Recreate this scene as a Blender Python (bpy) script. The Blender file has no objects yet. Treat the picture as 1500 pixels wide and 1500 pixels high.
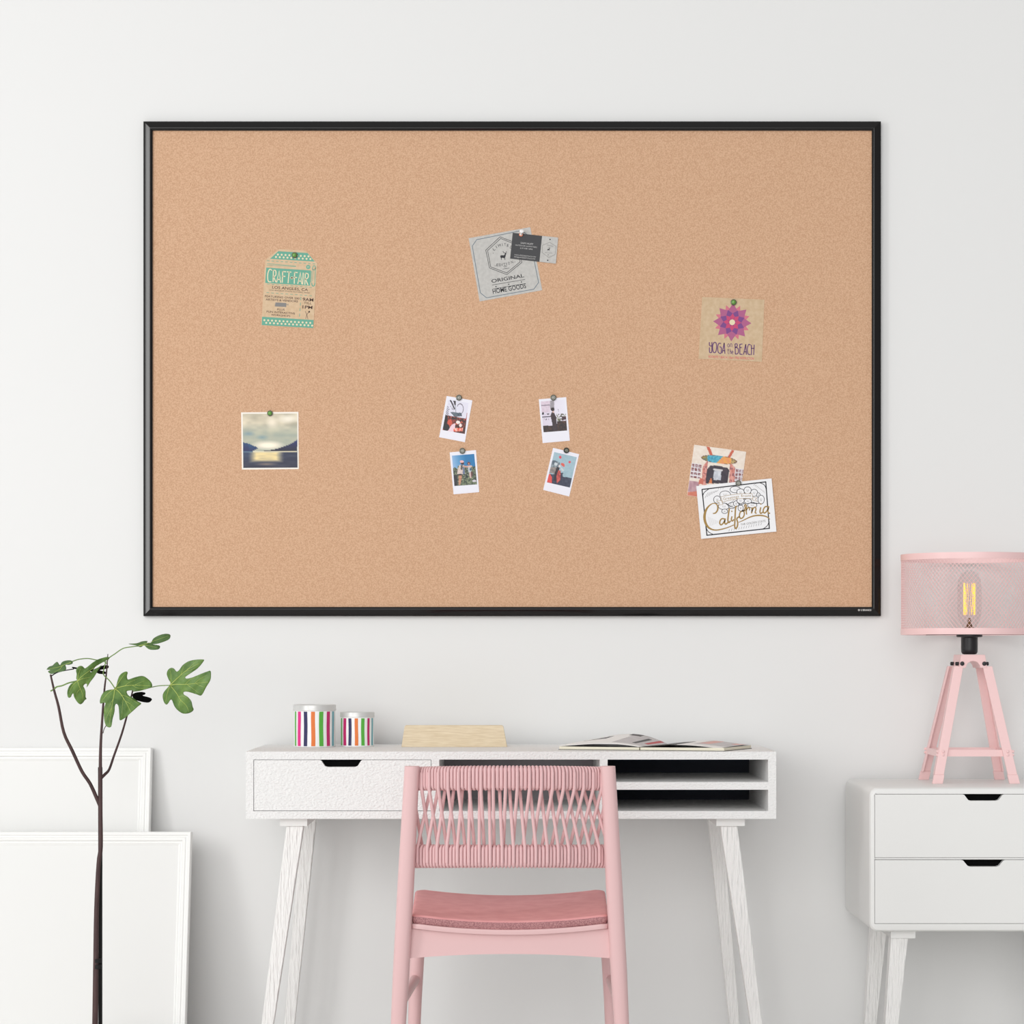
import bpy, bmesh, math, random
from mathutils import Vector, Matrix
from mathutils.geometry import delaunay_2d_cdt

random.seed(7)
scene = bpy.context.scene
COL = scene.collection
PI = math.pi

# ------------------------------------------------------------------ camera
CAM_Y, CAM_Z, HOR = -6.2, 0.98, 960.0
F = 3648.0                      # focal length in pixels of the 1500 px frame
cam_d = bpy.data.cameras.new('camera')
cam = bpy.data.objects.new('camera', cam_d)
COL.objects.link(cam)
cam.location = (0, CAM_Y, CAM_Z)
cam.rotation_euler = (PI / 2, 0, 0)
cam_d.sensor_width = 36.0
cam_d.lens = F / 1500 * 36.0
cam_d.shift_y = (HOR - 750) / 1500.0
cam_d.clip_end = 100
scene.camera = cam


def P(x, y, Y):
    """photo pixel at real depth Y -> point"""
    k = (Y - CAM_Y) / F
    return Vector(((x - 750) * k, Y, CAM_Z - (y - HOR) * k))


# ------------------------------------------------------------------ materials
def lin(c):
    out = []
    for v in c[:3]:
        v = v / 255.0
        out.append(v / 12.92 if v <= 0.04045 else ((v + 0.055) / 1.055) ** 2.4)
    return (out[0], out[1], out[2], 1.0)


def mat(name, c, rough=0.55, c2=None, scale=60, stretch=(1, 1, 1), bump=0.0, bscale=200, bstretch=(1, 1, 1),
        metal=0.0, spec=0.5, detail=4, lo=0.35, hi=0.65, bdist=0.002, wave=False, coat=0.0):
    m = bpy.data.materials.new(name)
    m.use_nodes = True
    nt = m.node_tree
    b = nt.nodes['Principled BSDF']
    b.inputs['Base Color'].default_value = lin(c)
    b.inputs['Roughness'].default_value = rough
    b.inputs['Metallic'].default_value = metal
    b.inputs['Specular IOR Level'].default_value = spec
    b.inputs['Coat Weight'].default_value = coat
    tc = nt.nodes.new('ShaderNodeTexCoord')
    if c2 is not None:
        mp = nt.nodes.new('ShaderNodeMapping')
        mp.inputs['Scale'].default_value = stretch
        nt.links.new(tc.outputs['Object'], mp.inputs['Vector'])
        n = nt.nodes.new('ShaderNodeTexNoise')
        n.inputs['Scale'].default_value = scale
        n.inputs['Detail'].default_value = detail
        nt.links.new(mp.outputs[0], n.inputs['Vector'])
        r = nt.nodes.new('ShaderNodeValToRGB')
        r.color_ramp.elements[0].position = lo
        r.color_ramp.elements[1].position = hi
        r.color_ramp.elements[0].color = lin(c)
        r.color_ramp.elements[1].color = lin(c2)
        nt.links.new(n.outputs['Fac'], r.inputs['Fac'])
        nt.links.new(r.outputs['Color'], b.inputs['Base Color'])
    if bump > 0:
        mp2 = nt.nodes.new('ShaderNodeMapping')
        mp2.inputs['Scale'].default_value = bstretch
        nt.links.new(tc.outputs['Object'], mp2.inputs['Vector'])
        n2 = nt.nodes.new('ShaderNodeTexNoise')
        n2.inputs['Scale'].default_value = bscale
        n2.inputs['Detail'].default_value = 3
        nt.links.new(mp2.outputs[0], n2.inputs['Vector'])
        bp = nt.nodes.new('ShaderNodeBump')
        bp.inputs['Strength'].default_value = bump
        bp.inputs['Distance'].default_value = bdist
        nt.links.new(n2.outputs['Fac'], bp.inputs['Height'])
        nt.links.new(bp.outputs[0], b.inputs['Normal'])
    return m


def emit(name, c, strength):
    m = bpy.data.materials.new(name)
    m.use_nodes = True
    b = m.node_tree.nodes['Principled BSDF']
    b.inputs['Base Color'].default_value = lin(c)
    b.inputs['Emission Color'].default_value = lin(c)
    b.inputs['Emission Strength'].default_value = strength
    return m


def vcol_mat(name, rough=0.45):
    m = bpy.data.materials.new(name)
    m.use_nodes = True
    nt = m.node_tree
    a = nt.nodes.new('ShaderNodeAttribute')
    a.attribute_name = 'Picture'
    nt.links.new(a.outputs['Color'], nt.nodes['Principled BSDF'].inputs['Base Color'])
    nt.nodes['Principled BSDF'].inputs['Roughness'].default_value = rough
    return m


def thin_glass(name):
    m = bpy.data.materials.new(name)
    m.use_nodes = True
    nt = m.node_tree
    nt.nodes.remove(nt.nodes['Principled BSDF'])
    out = nt.nodes['Material Output']
    t = nt.nodes.new('ShaderNodeBsdfTransparent')
    t.inputs['Color'].default_value = (0.93, 0.92, 0.92, 1)
    g = nt.nodes.new('ShaderNodeBsdfGlossy')
    g.inputs['Roughness'].default_value = 0.03
    lw = nt.nodes.new('ShaderNodeLayerWeight')
    lw.inputs['Blend'].default_value = 0.25
    fr = nt.nodes.new('ShaderNodeMath'); fr.operation = 'MULTIPLY'
    fr.inputs[1].default_value = 0.35
    nt.links.new(lw.outputs['Facing'], fr.inputs[0])
    mx = nt.nodes.new('ShaderNodeMixShader')
    nt.links.new(fr.outputs[0], mx.inputs[0])
    nt.links.new(t.outputs[0], mx.inputs[1])
    nt.links.new(g.outputs[0], mx.inputs[2])
    nt.links.new(mx.outputs[0], out.inputs['Surface'])
    return m


M = {}
M['wall'] = mat('wall_paint', (230, 230, 229), 0.9, spec=0.2, bump=0.04, bscale=90, bdist=0.001)
M['floor'] = mat('floor_boards', (236, 235, 233), 0.55, c2=(228, 226, 223), scale=6, stretch=(0.4, 6, 1))
M['white_wood'] = mat('white_painted_wood', (240, 240, 239), 0.55, bump=1.0, bscale=170, bstretch=(1, 1, 1.5), bdist=0.0032, spec=0.4)
M['white_grain'] = mat('white_wood_grain', (244, 243, 241), 0.6, bump=1.0, bscale=120, bstretch=(1.5, 1.5, 0.16), bdist=0.006, spec=0.3)
M['white_lacquer'] = mat('white_lacquer', (234, 234, 232), 0.4, bump=0.12, bscale=120, bdist=0.0008)
M['white_soft'] = mat('white_matte_paint', (235, 235, 233), 0.7, spec=0.3)
M['molding'] = mat('white_frame_paint', (241, 241, 239), 0.45, spec=0.4)
M['notch_shade'] = mat('painted_notch_shade', (9, 9, 10), 0.9, spec=0.1)  # near-black colour stands in for the shade inside the drawer notches
M['cubby_shade_dark'] = mat('painted_dark_cubby_shade', (58, 62, 72), 0.8, spec=0.2)  # deep shade of the right cubbies, put into the back panels' colour
M['cubby_shade_grey'] = mat('painted_grey_cubby_shade', (182, 178, 182), 0.8, spec=0.2)  # shade of the middle cubby, put into its back panel's colour
M['pink'] = mat('pink_lacquered_wood', (228, 190, 190), 0.42, spec=0.4)
M['cord'] = mat('pink_cord', (227, 187, 188), 0.7, spec=0.3)
M['cushion'] = mat('rose_velvet', (226, 159, 159), 0.9, c2=(233, 168, 168), scale=30, spec=0.15, bump=0.2, bscale=700, bdist=0.0006)
M['cushion_band'] = mat('mauve_weave', (158, 110, 114), 0.95, c2=(198, 148, 148), scale=420, spec=0.1, detail=2, bump=0.5, bscale=600)
M['lamp_pink'] = mat('pink_painted_metal', (243, 206, 205), 0.4, spec=0.5)
M['black_plastic'] = mat('black_plastic', (26, 27, 31), 0.4)
M['filament'] = emit('glowing_filament', (255, 214, 84), 0.95)
M['glass'] = thin_glass('clear_bulb_glass')
M['brass'] = mat('dark_brass', (120, 92, 62), 0.4, metal=0.8)
M['frame_black'] = mat('black_anodised_frame', (12, 9, 9), 0.12, spec=0.42)
M['cork'] = mat('cork', (196, 155, 124), 0.9, c2=(215, 177, 146), scale=330, detail=3, lo=0.36, hi=0.64, spec=0.1, bump=0.15, bscale=500, bdist=0.0006)
M['logo'] = mat('silver_print', (206, 204, 200), 0.5)
M['bark'] = mat('dark_brown_bark', (66, 46, 46), 0.7, c2=(80, 58, 57), scale=90, stretch=(1, 1, 0.3))
M['stake'] = mat('black_stake', (12, 11, 12), 0.8)
M['leaf'] = mat('fig_leaf_green', (66, 102, 40), 0.45, c2=(112, 144, 68), scale=30, lo=0.32, hi=0.68, bump=0.6, bscale=130)
M['leaf_dark'] = mat('fig_leaf_dark_green', (66, 98, 50), 0.5, c2=(92, 122, 66), scale=30, lo=0.3, hi=0.7, bump=0.3, bscale=130)
M['vein'] = mat('leaf_vein', (184, 198, 104), 0.5)
M['petiole'] = mat('leaf_stalk', (112, 142, 72), 0.5)
M['leaf_black'] = mat('blackened_leaf', (8, 8, 9), 0.9, spec=0.1)
M['pot'] = mat('white_ceramic', (236, 236, 234), 0.3)
M['soil'] = mat('soil', (60, 46, 38), 0.95)
M['oak'] = mat('pale_oak', (228, 212, 184), 0.55, c2=(210, 190, 158), scale=26, stretch=(1.2, 1, 14), lo=0.3, hi=0.7)
M['tin_white'] = mat('white_tin', (246, 246, 246), 0.35)
M['tin_lid'] = mat('brushed_lid', (216, 216, 214), 0.35, metal=0.25)
for n_, c_ in dict(t_green=(88, 178, 66), t_pink=(232, 46, 138), t_navy=(26, 22, 84), t_orange=(228, 116, 34),
                   t_magenta=(200, 30, 108), t_teal=(112, 178, 188)).items():
    M[n_] = mat('stripe_' + n_[2:], c_, 0.4)
M['mag_black'] = mat('magazine_black_print', (22, 22, 24), 0.45)
M['mag_cream'] = mat('page_edges_cream', (238, 233, 214), 0.8, c2=(226, 220, 200), scale=20, stretch=(1, 1, 90))
M['mag_white'] = mat('page_white', (244, 243, 241), 0.5)
M['mag_grey'] = mat('page_grey_print', (186, 182, 184), 0.5, c2=(214, 211, 212), scale=120, stretch=(0.4, 3, 1))
M['mag_red'] = mat('page_red_print', (190, 52, 56), 0.5)
M['mag_dark'] = mat('page_dark_print', (58, 46, 48), 0.5)
M['mag_pinkish'] = mat('page_rose_print', (224, 172, 164), 0.5)
M['picture'] = vcol_mat('photo_print')
M['paper_white'] = mat('white_photo_paper', (232, 231, 240), 0.45)
M['paper_ivory'] = mat('ivory_photo_paper', (240, 234, 224), 0.5)
M['kraft'] = mat('kraft_card', (205, 176, 142), 0.8, c2=(214, 187, 155), scale=90)
M['kraft_tan'] = mat('tan_kraft_card', (199, 172, 138), 0.8, c2=(209, 184, 152), scale=90)
M['grey_card'] = mat('grey_card', (186, 184, 180), 0.8, c2=(196, 194, 190), scale=120)
M['charcoal_card'] = mat('charcoal_card', (66, 66, 68), 0.7)
M['card_white'] = mat('white_card', (238, 238, 240), 0.6)
M['ink_black'] = mat('black_ink', (34, 34, 40), 0.6)
M['ink_brown'] = mat('brown_ink', (82, 58, 48), 0.6)
M['ink_teal'] = mat('teal_ink', (98, 164, 142), 0.6)
M['ink_cream'] = mat('cream_ink', (226, 212, 178), 0.6)
M['ink_slate'] = mat('slate_ink', (104, 118, 128), 0.6)
M['ink_grey'] = mat('grey_ink', (128, 126, 124), 0.6)
M['ink_pale'] = mat('pale_ink', (196, 194, 192), 0.6)
M['ink_violet'] = mat('violet_ink', (98, 58, 110), 0.6)
M['ink_red'] = mat('red_ink', (212, 72, 92), 0.6)
M['ink_rose'] = mat('rose_ink', (206, 112, 130), 0.6)
M['ink_plum'] = mat('plum_ink', (172, 90, 132), 0.6)
M['ink_purple'] = mat('purple_ink', (120, 66, 132), 0.6)
M['ink_magenta'] = mat('magenta_ink', (196, 66, 110), 0.6)
M['ink_gold'] = mat('gold_ink', (158, 124, 56), 0.45)
M['pin_green'] = mat('green_glass_tack', (98, 152, 62), 0.15, coat=0.6)
M['pin_rim'] = mat('pewter_tack_rim', (112, 114, 104), 0.35, metal=0.6)
M['pin_grey'] = mat('pewter_tack', (160, 160, 152), 0.4, metal=0.3, c2=(132, 132, 126), scale=900)
M['pin_black'] = mat('black_tack', (34, 34, 32), 0.3)
M['pin_white'] = mat('white_push_pin', (250, 250, 250), 0.3)
M['copper'] = mat('copper', (190, 118, 92), 0.35, metal=0.6)


# ------------------------------------------------------------------ mesh builder
class MB:
    def __init__(self):
        self.v, self.f, self.m, self.s = [], [], [], []

    def face(self, pts, m=0, smooth=False):
        b = len(self.v)
        self.v += [Vector(p) for p in pts]
        self.f.append(tuple(range(b, b + len(pts))))
        self.m.append(m)

    def add(self, verts, faces, m=0):
        b = len(self.v)
        self.v += [Vector(p) for p in verts]
        for q in faces:
            self.f.append(tuple(i + b for i in q))
            self.m.append(m)

    def box(self, a, b, m=0):
        x0, x1 = sorted((a[0], b[0])); y0, y1 = sorted((a[1], b[1])); z0, z1 = sorted((a[2], b[2]))
        v = [(x0, y0, z0), (x1, y0, z0), (x1, y1, z0), (x0, y1, z0), (x0, y0, z1), (x1, y0, z1), (x1, y1, z1), (x0, y1, z1)]
        self.add(v, [(0, 3, 2, 1), (4, 5, 6, 7), (0, 1, 5, 4), (1, 2, 6, 5), (2, 3, 7, 6), (3, 0, 4, 7)], m)

    def hexa(self, bot, top, m=0):
        """bot and top: four points each"""
        self.add(list(bot) + list(top), [(3, 2, 1, 0), (4, 5, 6, 7), (0, 1, 5, 4), (1, 2, 6, 5), (2, 3, 7, 6), (3, 0, 4, 7)], m)

    def prism_y(self, poly, y0, y1, m=0):
        """poly: list of (x, z), extruded from y0 (front) to y1 (back)"""
        n = len(poly)
        v = [(x, y0, z) for x, z in poly] + [(x, y1, z) for x, z in poly]
        f = [tuple(range(n)), tuple(range(2 * n - 1, n - 1, -1))]
        f += [(i, n + i, n + (i + 1) % n, (i + 1) % n) for i in range(n)]
        self.add(v, f, m)

    def tube(self, path, r, n=10, m=0, cap=True, closed=False, flat=None):
        path = [Vector(p) for p in path]
        k = len(path)
        rr = r if isinstance(r, (list, tuple)) else [r] * k
        verts, up = [], None
        for i, p in enumerate(path):
            if closed:
                t = path[(i + 1) % k] - path[i - 1]
            else:
                t = path[min(i + 1, k - 1)] - path[max(i - 1, 0)]
            t.normalize()
            if up is None:
                up = Vector((0, 1, 0)) if abs(t.y) < 0.9 else Vector((1, 0, 0))
            up = up - t * up.dot(t)
            up.normalize()
            sd = t.cross(up)
            for j in range(n):
                a = 2 * PI * (j + 0.5) / n
                verts.append(p + (sd * math.cos(a) + up * math.sin(a)) * rr[i])
        faces = []
        for i in range(k if closed else k - 1):
            a, b = i * n, ((i + 1) % k) * n
            for j in range(n):
                faces.append((a + j, a + (j + 1) % n, b + (j + 1) % n, b + j))
        if cap and not closed:
            faces.append(tuple(range(n - 1, -1, -1)))
            faces.append(tuple(range((k - 1) * n, k * n)))
        self.add(verts, faces, m)

    def lathe(self, prof, c, n=48, m=0, axis='z', mats=None):
        """prof: list of (r, h) along the axis from c"""
        c = Vector(c)
        verts = []
        for r, h in prof:
            for j in range(n):
                a = 2 * PI * j / n
                if axis == 'z':
                    verts.append(c + Vector((r * math.cos(a), r * math.sin(a), h)))
                else:   # towards the room: -y
                    verts.append(c + Vector((r * math.cos(a), -h, r * math.sin(a))))
        k = len(prof)
        for i in range(k - 1):
            fs = []
            for j in range(n):
                fs.append((i * n + j, i * n + (j + 1) % n, (i + 1) * n + (j + 1) % n, (i + 1) * n + j))
            if i == 0:
                b = len(self.v)
                self.v += verts
            for q in fs:
                self.f.append(tuple(x + b for x in q))
                self.m.append(mats[i] if mats else m)
        if prof[0][0] > 1e-6:
            self.f.append(tuple(b + j for j in range(n - 1, -1, -1))); self.m.append(mats[0] if mats else m)
        if prof[-1][0] > 1e-6:
            self.f.append(tuple(b + (k - 1) * n + j for j in range(n))); self.m.append(mats[-1] if mats else m)

    def build(self, name, mats, parent=None, origin=None, angle=35, bevel=0.0, seg=2, smooth=True, raw=False):
        """world-space vertices -> ONE mesh object, in the frame of its thing"""
        o0 = Vector(origin) if origin is not None else (Vector(parent['_o']) if parent is not None else Vector((0, 0, 0)))
        if raw:
            o0 = Vector((0, 0, 0))
        me = bpy.data.meshes.new(name)
        me.from_pydata([tuple(p - o0) for p in self.v], [], self.f)
        mats = mats if isinstance(mats, (list, tuple)) else [mats]
        for q in mats:
            me.materials.append(q)
        for p, mi in zip(me.polygons, self.m):
            p.material_index = mi
            p.use_smooth = smooth
        bm = bmesh.new(); bm.from_mesh(me)
        bmesh.ops.remove_doubles(bm, verts=bm.verts, dist=1e-7)
        bmesh.ops.recalc_face_normals(bm, faces=bm.faces)
        bm.to_mesh(me); bm.free()
        if smooth:
            me.set_sharp_from_angle(angle=math.radians(angle))
        me.update()
        o = bpy.data.objects.new(name, me)
        COL.objects.link(o)
        if parent is not None:
            o.parent = parent
            o['_o'] = parent['_o']
        else:
            o.location = o0
            o['_o'] = tuple(o0)
        if bevel > 0:
            md = o.modifiers.new('bevel', 'BEVEL')
            md.width = bevel; md.segments = seg; md.limit_method = 'ANGLE'; md.angle_limit = math.radians(40)
            md.harden_normals = False
        return o


def tag(o, label, cat, group=None, kind=None):
    o['label'] = label
    o['category'] = cat
    if group: o['group'] = group
    if kind: o['kind'] = kind
    return o


def thing(name, loc, label, cat, group=None):
    o = bpy.data.objects.new(name, None)
    COL.objects.link(o)
    o.location = loc
    o.empty_display_size = 0.05
    o['_o'] = tuple(loc)
    return tag(o, label, cat, group)


def struct(o, label, cat):
    o['kind'] = 'structure'
    o['label'] = label
    o['category'] = cat
    return o


def smooth_path(pts, seg=6, closed=False):
    """Catmull-Rom through the points"""
    pts = [Vector(p) for p in pts]
    n = len(pts)
    out = []
    rng = range(n) if closed else range(n - 1)
    for i in rng:
        if closed:
            a, b, c, d = pts[i - 1], pts[i], pts[(i + 1) % n], pts[(i + 2) % n]
        else:
            a, b, c, d = pts[max(i - 1, 0)], pts[i], pts[i + 1], pts[min(i + 2, n - 1)]
        for k in range(seg):
            t = k / seg
            out.append(0.5 * ((2 * b) + (c - a) * t + (2 * a - 5 * b + 4 * c - d) * t * t + (3 * b - a - 3 * c + d) * t ** 3))
    if not closed:
        out.append(pts[-1])
    return out


# ------------------------------------------------------------------ setting
mb = MB()
mb.box((-4.5, 0.0, -0.1), (4.5, 0.12, 3.3))
struct(mb.build('wall_back', M['wall'], origin=(0, 0, 0)), 'plain white wall behind the desk and board', 'wall')
mb = MB()
mb.box((-4.5, -7.5, -0.1), (4.5, 0.0, 0.0))
struct(mb.build('floor', M['floor'], origin=(0, -1, 0)), 'pale floor under the desk', 'floor')

# ------------------------------------------------------------------ cork board
FY = -0.022                       # front of the frame
b0 = P(209.5, 902.5, FY); b1 = P(1291, 177, FY)
X0, X1, Z0, Z1 = b0.x, b1.x, b0.z, b1.z
board = thing('bulletin_board', ((X0 + X1) / 2, 0, Z0), 'large tan cork bulletin board in a thin black frame on the white wall', 'bulletin board')
W = 0.0228
CORK_Y = -0.013
mb = MB()
mb.box((X0 + 0.012, CORK_Y, Z0 + 0.012), (X1 - 0.012, -0.0015, Z1 - 0.012))
mb.build('cork_panel', M['cork'], board)
prof = [(0.0, -0.0006), (0.0, -0.0160), (0.0010, -0.0172)]
for k_ in range(1, 9):
    q_ = k_ / 8
    prof.append((0.0010 + 0.0160 * q_, -0.0172 - 0.0048 * (1.22 * q_ - 0.22 * q_ * q_)))
prof += [(0.0180, -0.0219), (0.0195, -0.0208), (W, -0.0175), (W, CORK_Y + 0.0006)]
cs = [(X0, Z0), (X1, Z0), (X1, Z1), (X0, Z1)]
ins = [(1, 1), (-1, 1), (-1, -1), (1, -1)]
rails = []
for k in range(4):
    a, b = k, (k + 1) % 4
    mb = MB()
    ra = [Vector((cs[a][0] + ins[a][0] * w, y, cs[a][1] + ins[a][1] * w)) for w, y in prof]
    rb = [Vector((cs[b][0] + ins[b][0] * w, y, cs[b][1] + ins[b][1] * w)) for w, y in prof]
    n = len(prof)
    mb.add(ra + rb, [(i, i + 1, n + i + 1, n + i) for i in range(n - 1)] + [tuple(range(n)), tuple(range(2 * n - 1, n - 1, -1))])
    rails.append(mb.build('frame_rail', M['frame_black'], board, angle=40))

# ------------------------------------------------------------------ printed cards
_tc = {}


def text_mesh(s, bold=0.0):
    key = (s, bold)
    if key not in _tc:
        cu = bpy.data.curves.new('lettering', 'FONT')
        cu.body = s
        cu.size = 1.0
        cu.offset = bold
        cu.resolution_u = 3
        ob = bpy.data.objects.new('lettering', cu)
        COL.objects.link(ob)
        bpy.context.view_layer.update()
        me = bpy.data.meshes.new_from_object(ob.evaluated_get(bpy.context.evaluated_depsgraph_get()))
        vs = [v.co.copy() for v in me.vertices]
        fs = [tuple(p.vertices) for p in me.polygons]
        bpy.data.objects.remove(ob); bpy.data.curves.remove(cu); bpy.data.meshes.remove(me)
        xs = [v.x for v in vs]
        _tc[key] = (vs, fs, min(xs), max(xs))
    return _tc[key]


CAPH = max(v.y for v in text_mesh('H')[0])


class Card:
    """flat printed paper: given in photo pixels of a zoomed crop, built at its real size on the board"""
    def __init__(self, Y, x0, y0, k, thick=0.0007):
        self.Y, self.x0, self.y0, self.k, self.t = Y, x0, y0, k, thick
        self.mb = MB()
        self.mats = []
        self.layer = 0

    def mi(self, m):
        m = M[m]
        if m not in self.mats:
            self.mats.append(m)
        return self.mats.index(m)

    def w(self, p, layer=0):
        q = P(self.x0 + p[0] / self.k, self.y0 + p[1] / self.k, self.Y)
        q.y -= self.t + layer * 0.00005
        return q

    def slab(self, pts, m):
        self.out = pts
        a = [self.w(p) for p in pts]
        b = [Vector((q.x, self.Y, q.z)) for q in a]
        n = len(a)
        self.mb.add(a + b, [tuple(range(n)), tuple(range(2 * n - 1, n - 1, -1))] + [(i, n + i, n + (i + 1) % n, (i + 1) % n) for i in range(n)], self.mi(m))
        return self

    def poly(self, pts, m, layer=1):
        self.mb.face([self.w(p, layer) for p in pts], self.mi(m))

    def disc(self, c, r, m, layer=2, n=14, ry=None):
        self.poly([(c[0] + r * math.cos(2 * PI * i / n), c[1] + (ry or r) * math.sin(2 * PI * i / n)) for i in range(n)], m, layer)

    def line(self, pts, w, m, layer=2, curve=False, closed=False, seg=8):
        pts = [Vector((p[0], p[1], 0)) for p in pts]
        k0 = len(pts)
        if curve:
            pts = smooth_path(pts, seg, closed)
        n = len(pts)
        if isinstance(w, (list, tuple)):
            ws = []
            for i in range(n):
                t = i / (n - 1) * (len(w) - 1)
                j = min(int(t), len(w) - 2)
                ws.append(w[j] + (w[j + 1] - w[j]) * (t - j))
        else:
            ws = [w] * n
        L, R = [], []
        for i in range(n):
            if closed:
                d1 = (pts[i] - pts[i - 1]).normalized(); d2 = (pts[(i + 1) % n] - pts[i]).normalized()
            else:
                d1 = (pts[i] - pts[max(i - 1, 0)]); d2 = (pts[min(i + 1, n - 1)] - pts[i])
                if d1.length < 1e-6: d1 = d2
                if d2.length < 1e-6: d2 = d1
                d1 = d1.normalized(); d2 = d2.normalized()
            d = (d1 + d2)
            d = d.normalized() if d.length > 1e-6 else d1
            s = 1.0 / max(0.5, abs(d.dot(d1)))
            nn = Vector((-d.y, d.x, 0)) * ws[i] * 0.5 * s
            L.append(pts[i] + nn); R.append(pts[i] - nn)
        mi = self.mi(m)
        for i in range(n if closed else n - 1):
            j = (i + 1) % n
            self.mb.face([self.w(q, layer) for q in (L[i], L[j], R[j], R[i])], mi)

    def dashes(self, a, b, n, w, m, duty=0.55, layer=2):
        a, b = Vector((*a, 0)), Vector((*b, 0))
        for i in range(n):
            self.line([a + (b - a) * (i / n), a + (b - a) * ((i + duty) / n)], w, m, layer)

    def text(self, s, a, b, h, m, layer=3, bold=0.0):
        """baseline from a to b, capital height h"""
        vs, fs, x0, x1 = text_mesh(s, bold)
        a, b = Vector((*a, 0)), Vector((*b, 0))
        e = (b - a).normalized(); up = Vector((e.y, -e.x, 0))
        sx = (b - a).length / (x1 - x0); sy = h / CAPH
        self.mb.add([self.w(a + e * (v.x - x0) * sx + up * v.y * sy, layer) for v in vs], fs, self.mi(m))

    def build(self, name, label, cat, group=None):
        c = Vector((0, 0, 0))
        for p in self.out: c += self.w(p)
        c /= len(self.out); c.y = self.Y
        o = self.mb.build(name, self.mats, origin=c, smooth=False)
        self.o = o
        return tag(o, label, cat, group)


def picture(card, quad, paint, nx=64, ny=64, name='picture', raise_=0.00006):
    """the image area of a printed photo: a grid coloured with what the photo shows"""
    me = bpy.data.meshes.new(name)
    vs, cols, fs = [], [], []
    TL, TR, BR, BL = [Vector((*q, 0)) for q in quad]
    o0 = Vector(card.o['_o'])
    for j in range(ny + 1):
        v = j / ny
        for i in range(nx + 1):
            u = i / nx
            q = (TL * (1 - u) + TR * u) * (1 - v) + (BL * (1 - u) + BR * u) * v
            p = card.w(q, 1.2)
            vs.append(tuple(p - o0))
            cols.append(lin([max(0, min(255, c)) for c in paint(q.x, q.y, u, v)]))
    for j in range(ny):
        for i in range(nx):
            a = j * (nx + 1) + i
            fs.append((a, a + 1, a + nx + 2, a + nx + 1))
    me.from_pydata(vs, [], fs)
    at = me.color_attributes.new('Picture', 'FLOAT_COLOR', 'POINT')
    at.data.foreach_set('color', [x for c in cols for x in c])
    me.materials.append(M['picture'])
    o = bpy.data.objects.new(name, me)
    COL.objects.link(o)
    o.parent = card.o
    return o


def inside(x, y, poly):
    r = False
    n = len(poly)
    for i in range(n):
        x1, y1 = poly[i]; x2, y2 = poly[i - 1]
        if (y1 > y) != (y2 > y) and x < (x2 - x1) * (y - y1) / (y2 - y1) + x1:
            r = not r
    return r


def vnoise(x, y, s=0):
    def h(i, j):
        v = math.sin(i * 127.1 + j * 311.7 + s * 74.7) * 43758.5453
        return v - math.floor(v)
    i, j = math.floor(x), math.floor(y)
    fx, fy = x - i, y - j
    fx = fx * fx * (3 - 2 * fx); fy = fy * fy * (3 - 2 * fy)
    return (h(i, j) * (1 - fx) + h(i + 1, j) * fx) * (1 - fy) + (h(i, j + 1) * (1 - fx) + h(i + 1, j + 1) * fx) * fy


def mixc(a, b, t):
    t = max(0, min(1, t))
    return tuple(p + (q - p) * t for p, q in zip(a, b))


def near(x, y, a, b, w):
    ax, ay = a; bx, by = b
    dx, dy = bx - ax, by - ay
    t = max(0, min(1, ((x - ax) * dx + (y - ay) * dy) / (dx * dx + dy * dy + 1e-9)))
    return math.hypot(x - ax - dx * t, y - ay - dy * t) < w


# logo on the lower rail
lg = Card(-0.0197, 1220, 860, 18.75, 0.0)
lg.Y = FY + 0.0012
lg.Y = -0.02206
lg.out = [(690, 600), (1055, 600), (1055, 665), (690, 665)]
lg.disc((716, 632), 27, 'logo', 0, 20)
lg.line([(704, 618), (705, 640), (716, 648), (727, 640), (728, 618)], 7, 'frame_black', 1)
lg.text('U', (768, 655), (802, 655), 46, 'logo', 0, 0.02)
lg.text('BRANDS', (824, 655), (1055, 655), 48, 'logo', 0, 0.02)
o = lg.mb.build('printed_logo', lg.mats, rails[0], smooth=False)
o['label'] = 'small pale printed maker logo on the black rail'

CY = CORK_Y          # papers lie on the cork

# --- craft fair tag
c = Card(CY, 360, 350, 10.0)
c.slab([(490, 148), (882, 172), (1048, 360), (990, 1310), (228, 1265), (285, 310)], 'kraft')
BAND_T = [(478, 180), (905, 207), (1010, 332), (355, 292)]
BAND_B = [(240, 1140), (995, 1188), (988, 1306), (234, 1262)]
c.poly(BAND_T, 'ink_teal'); c.poly(BAND_B, 'ink_teal')
for B in (BAND_T, BAND_B):
    for i in range(-2, 17):
        for j in range(-1, 4):
            x = 245 + i * 56 + (28 if j % 2 else 0) + (0 if B is BAND_B else 30)
            y = (B[3][1] - 190 if B is BAND_T else 1150) + j * 38 + (x - 235) * 0.06 + (75 if B is BAND_T else 0)
            if all(inside(x + dx, y + dy, B) for dx, dy in ((16, 0), (-16, 0), (0, 14), (0, -14))):
                c.disc((x, y), 15, 'ink_cream', 2, 10)
c.dashes((310, 318), (1048, 370), 11, 8, 'ink_teal')
c.line([(312, 362), (735, 400)], 7, 'ink_teal'); c.line([(308, 385), (735, 406)], 5, 'ink_teal')
c.poly([(300, 420), (955, 462), (942, 686), (286, 645)], 'ink_teal')
LW = 15
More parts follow.
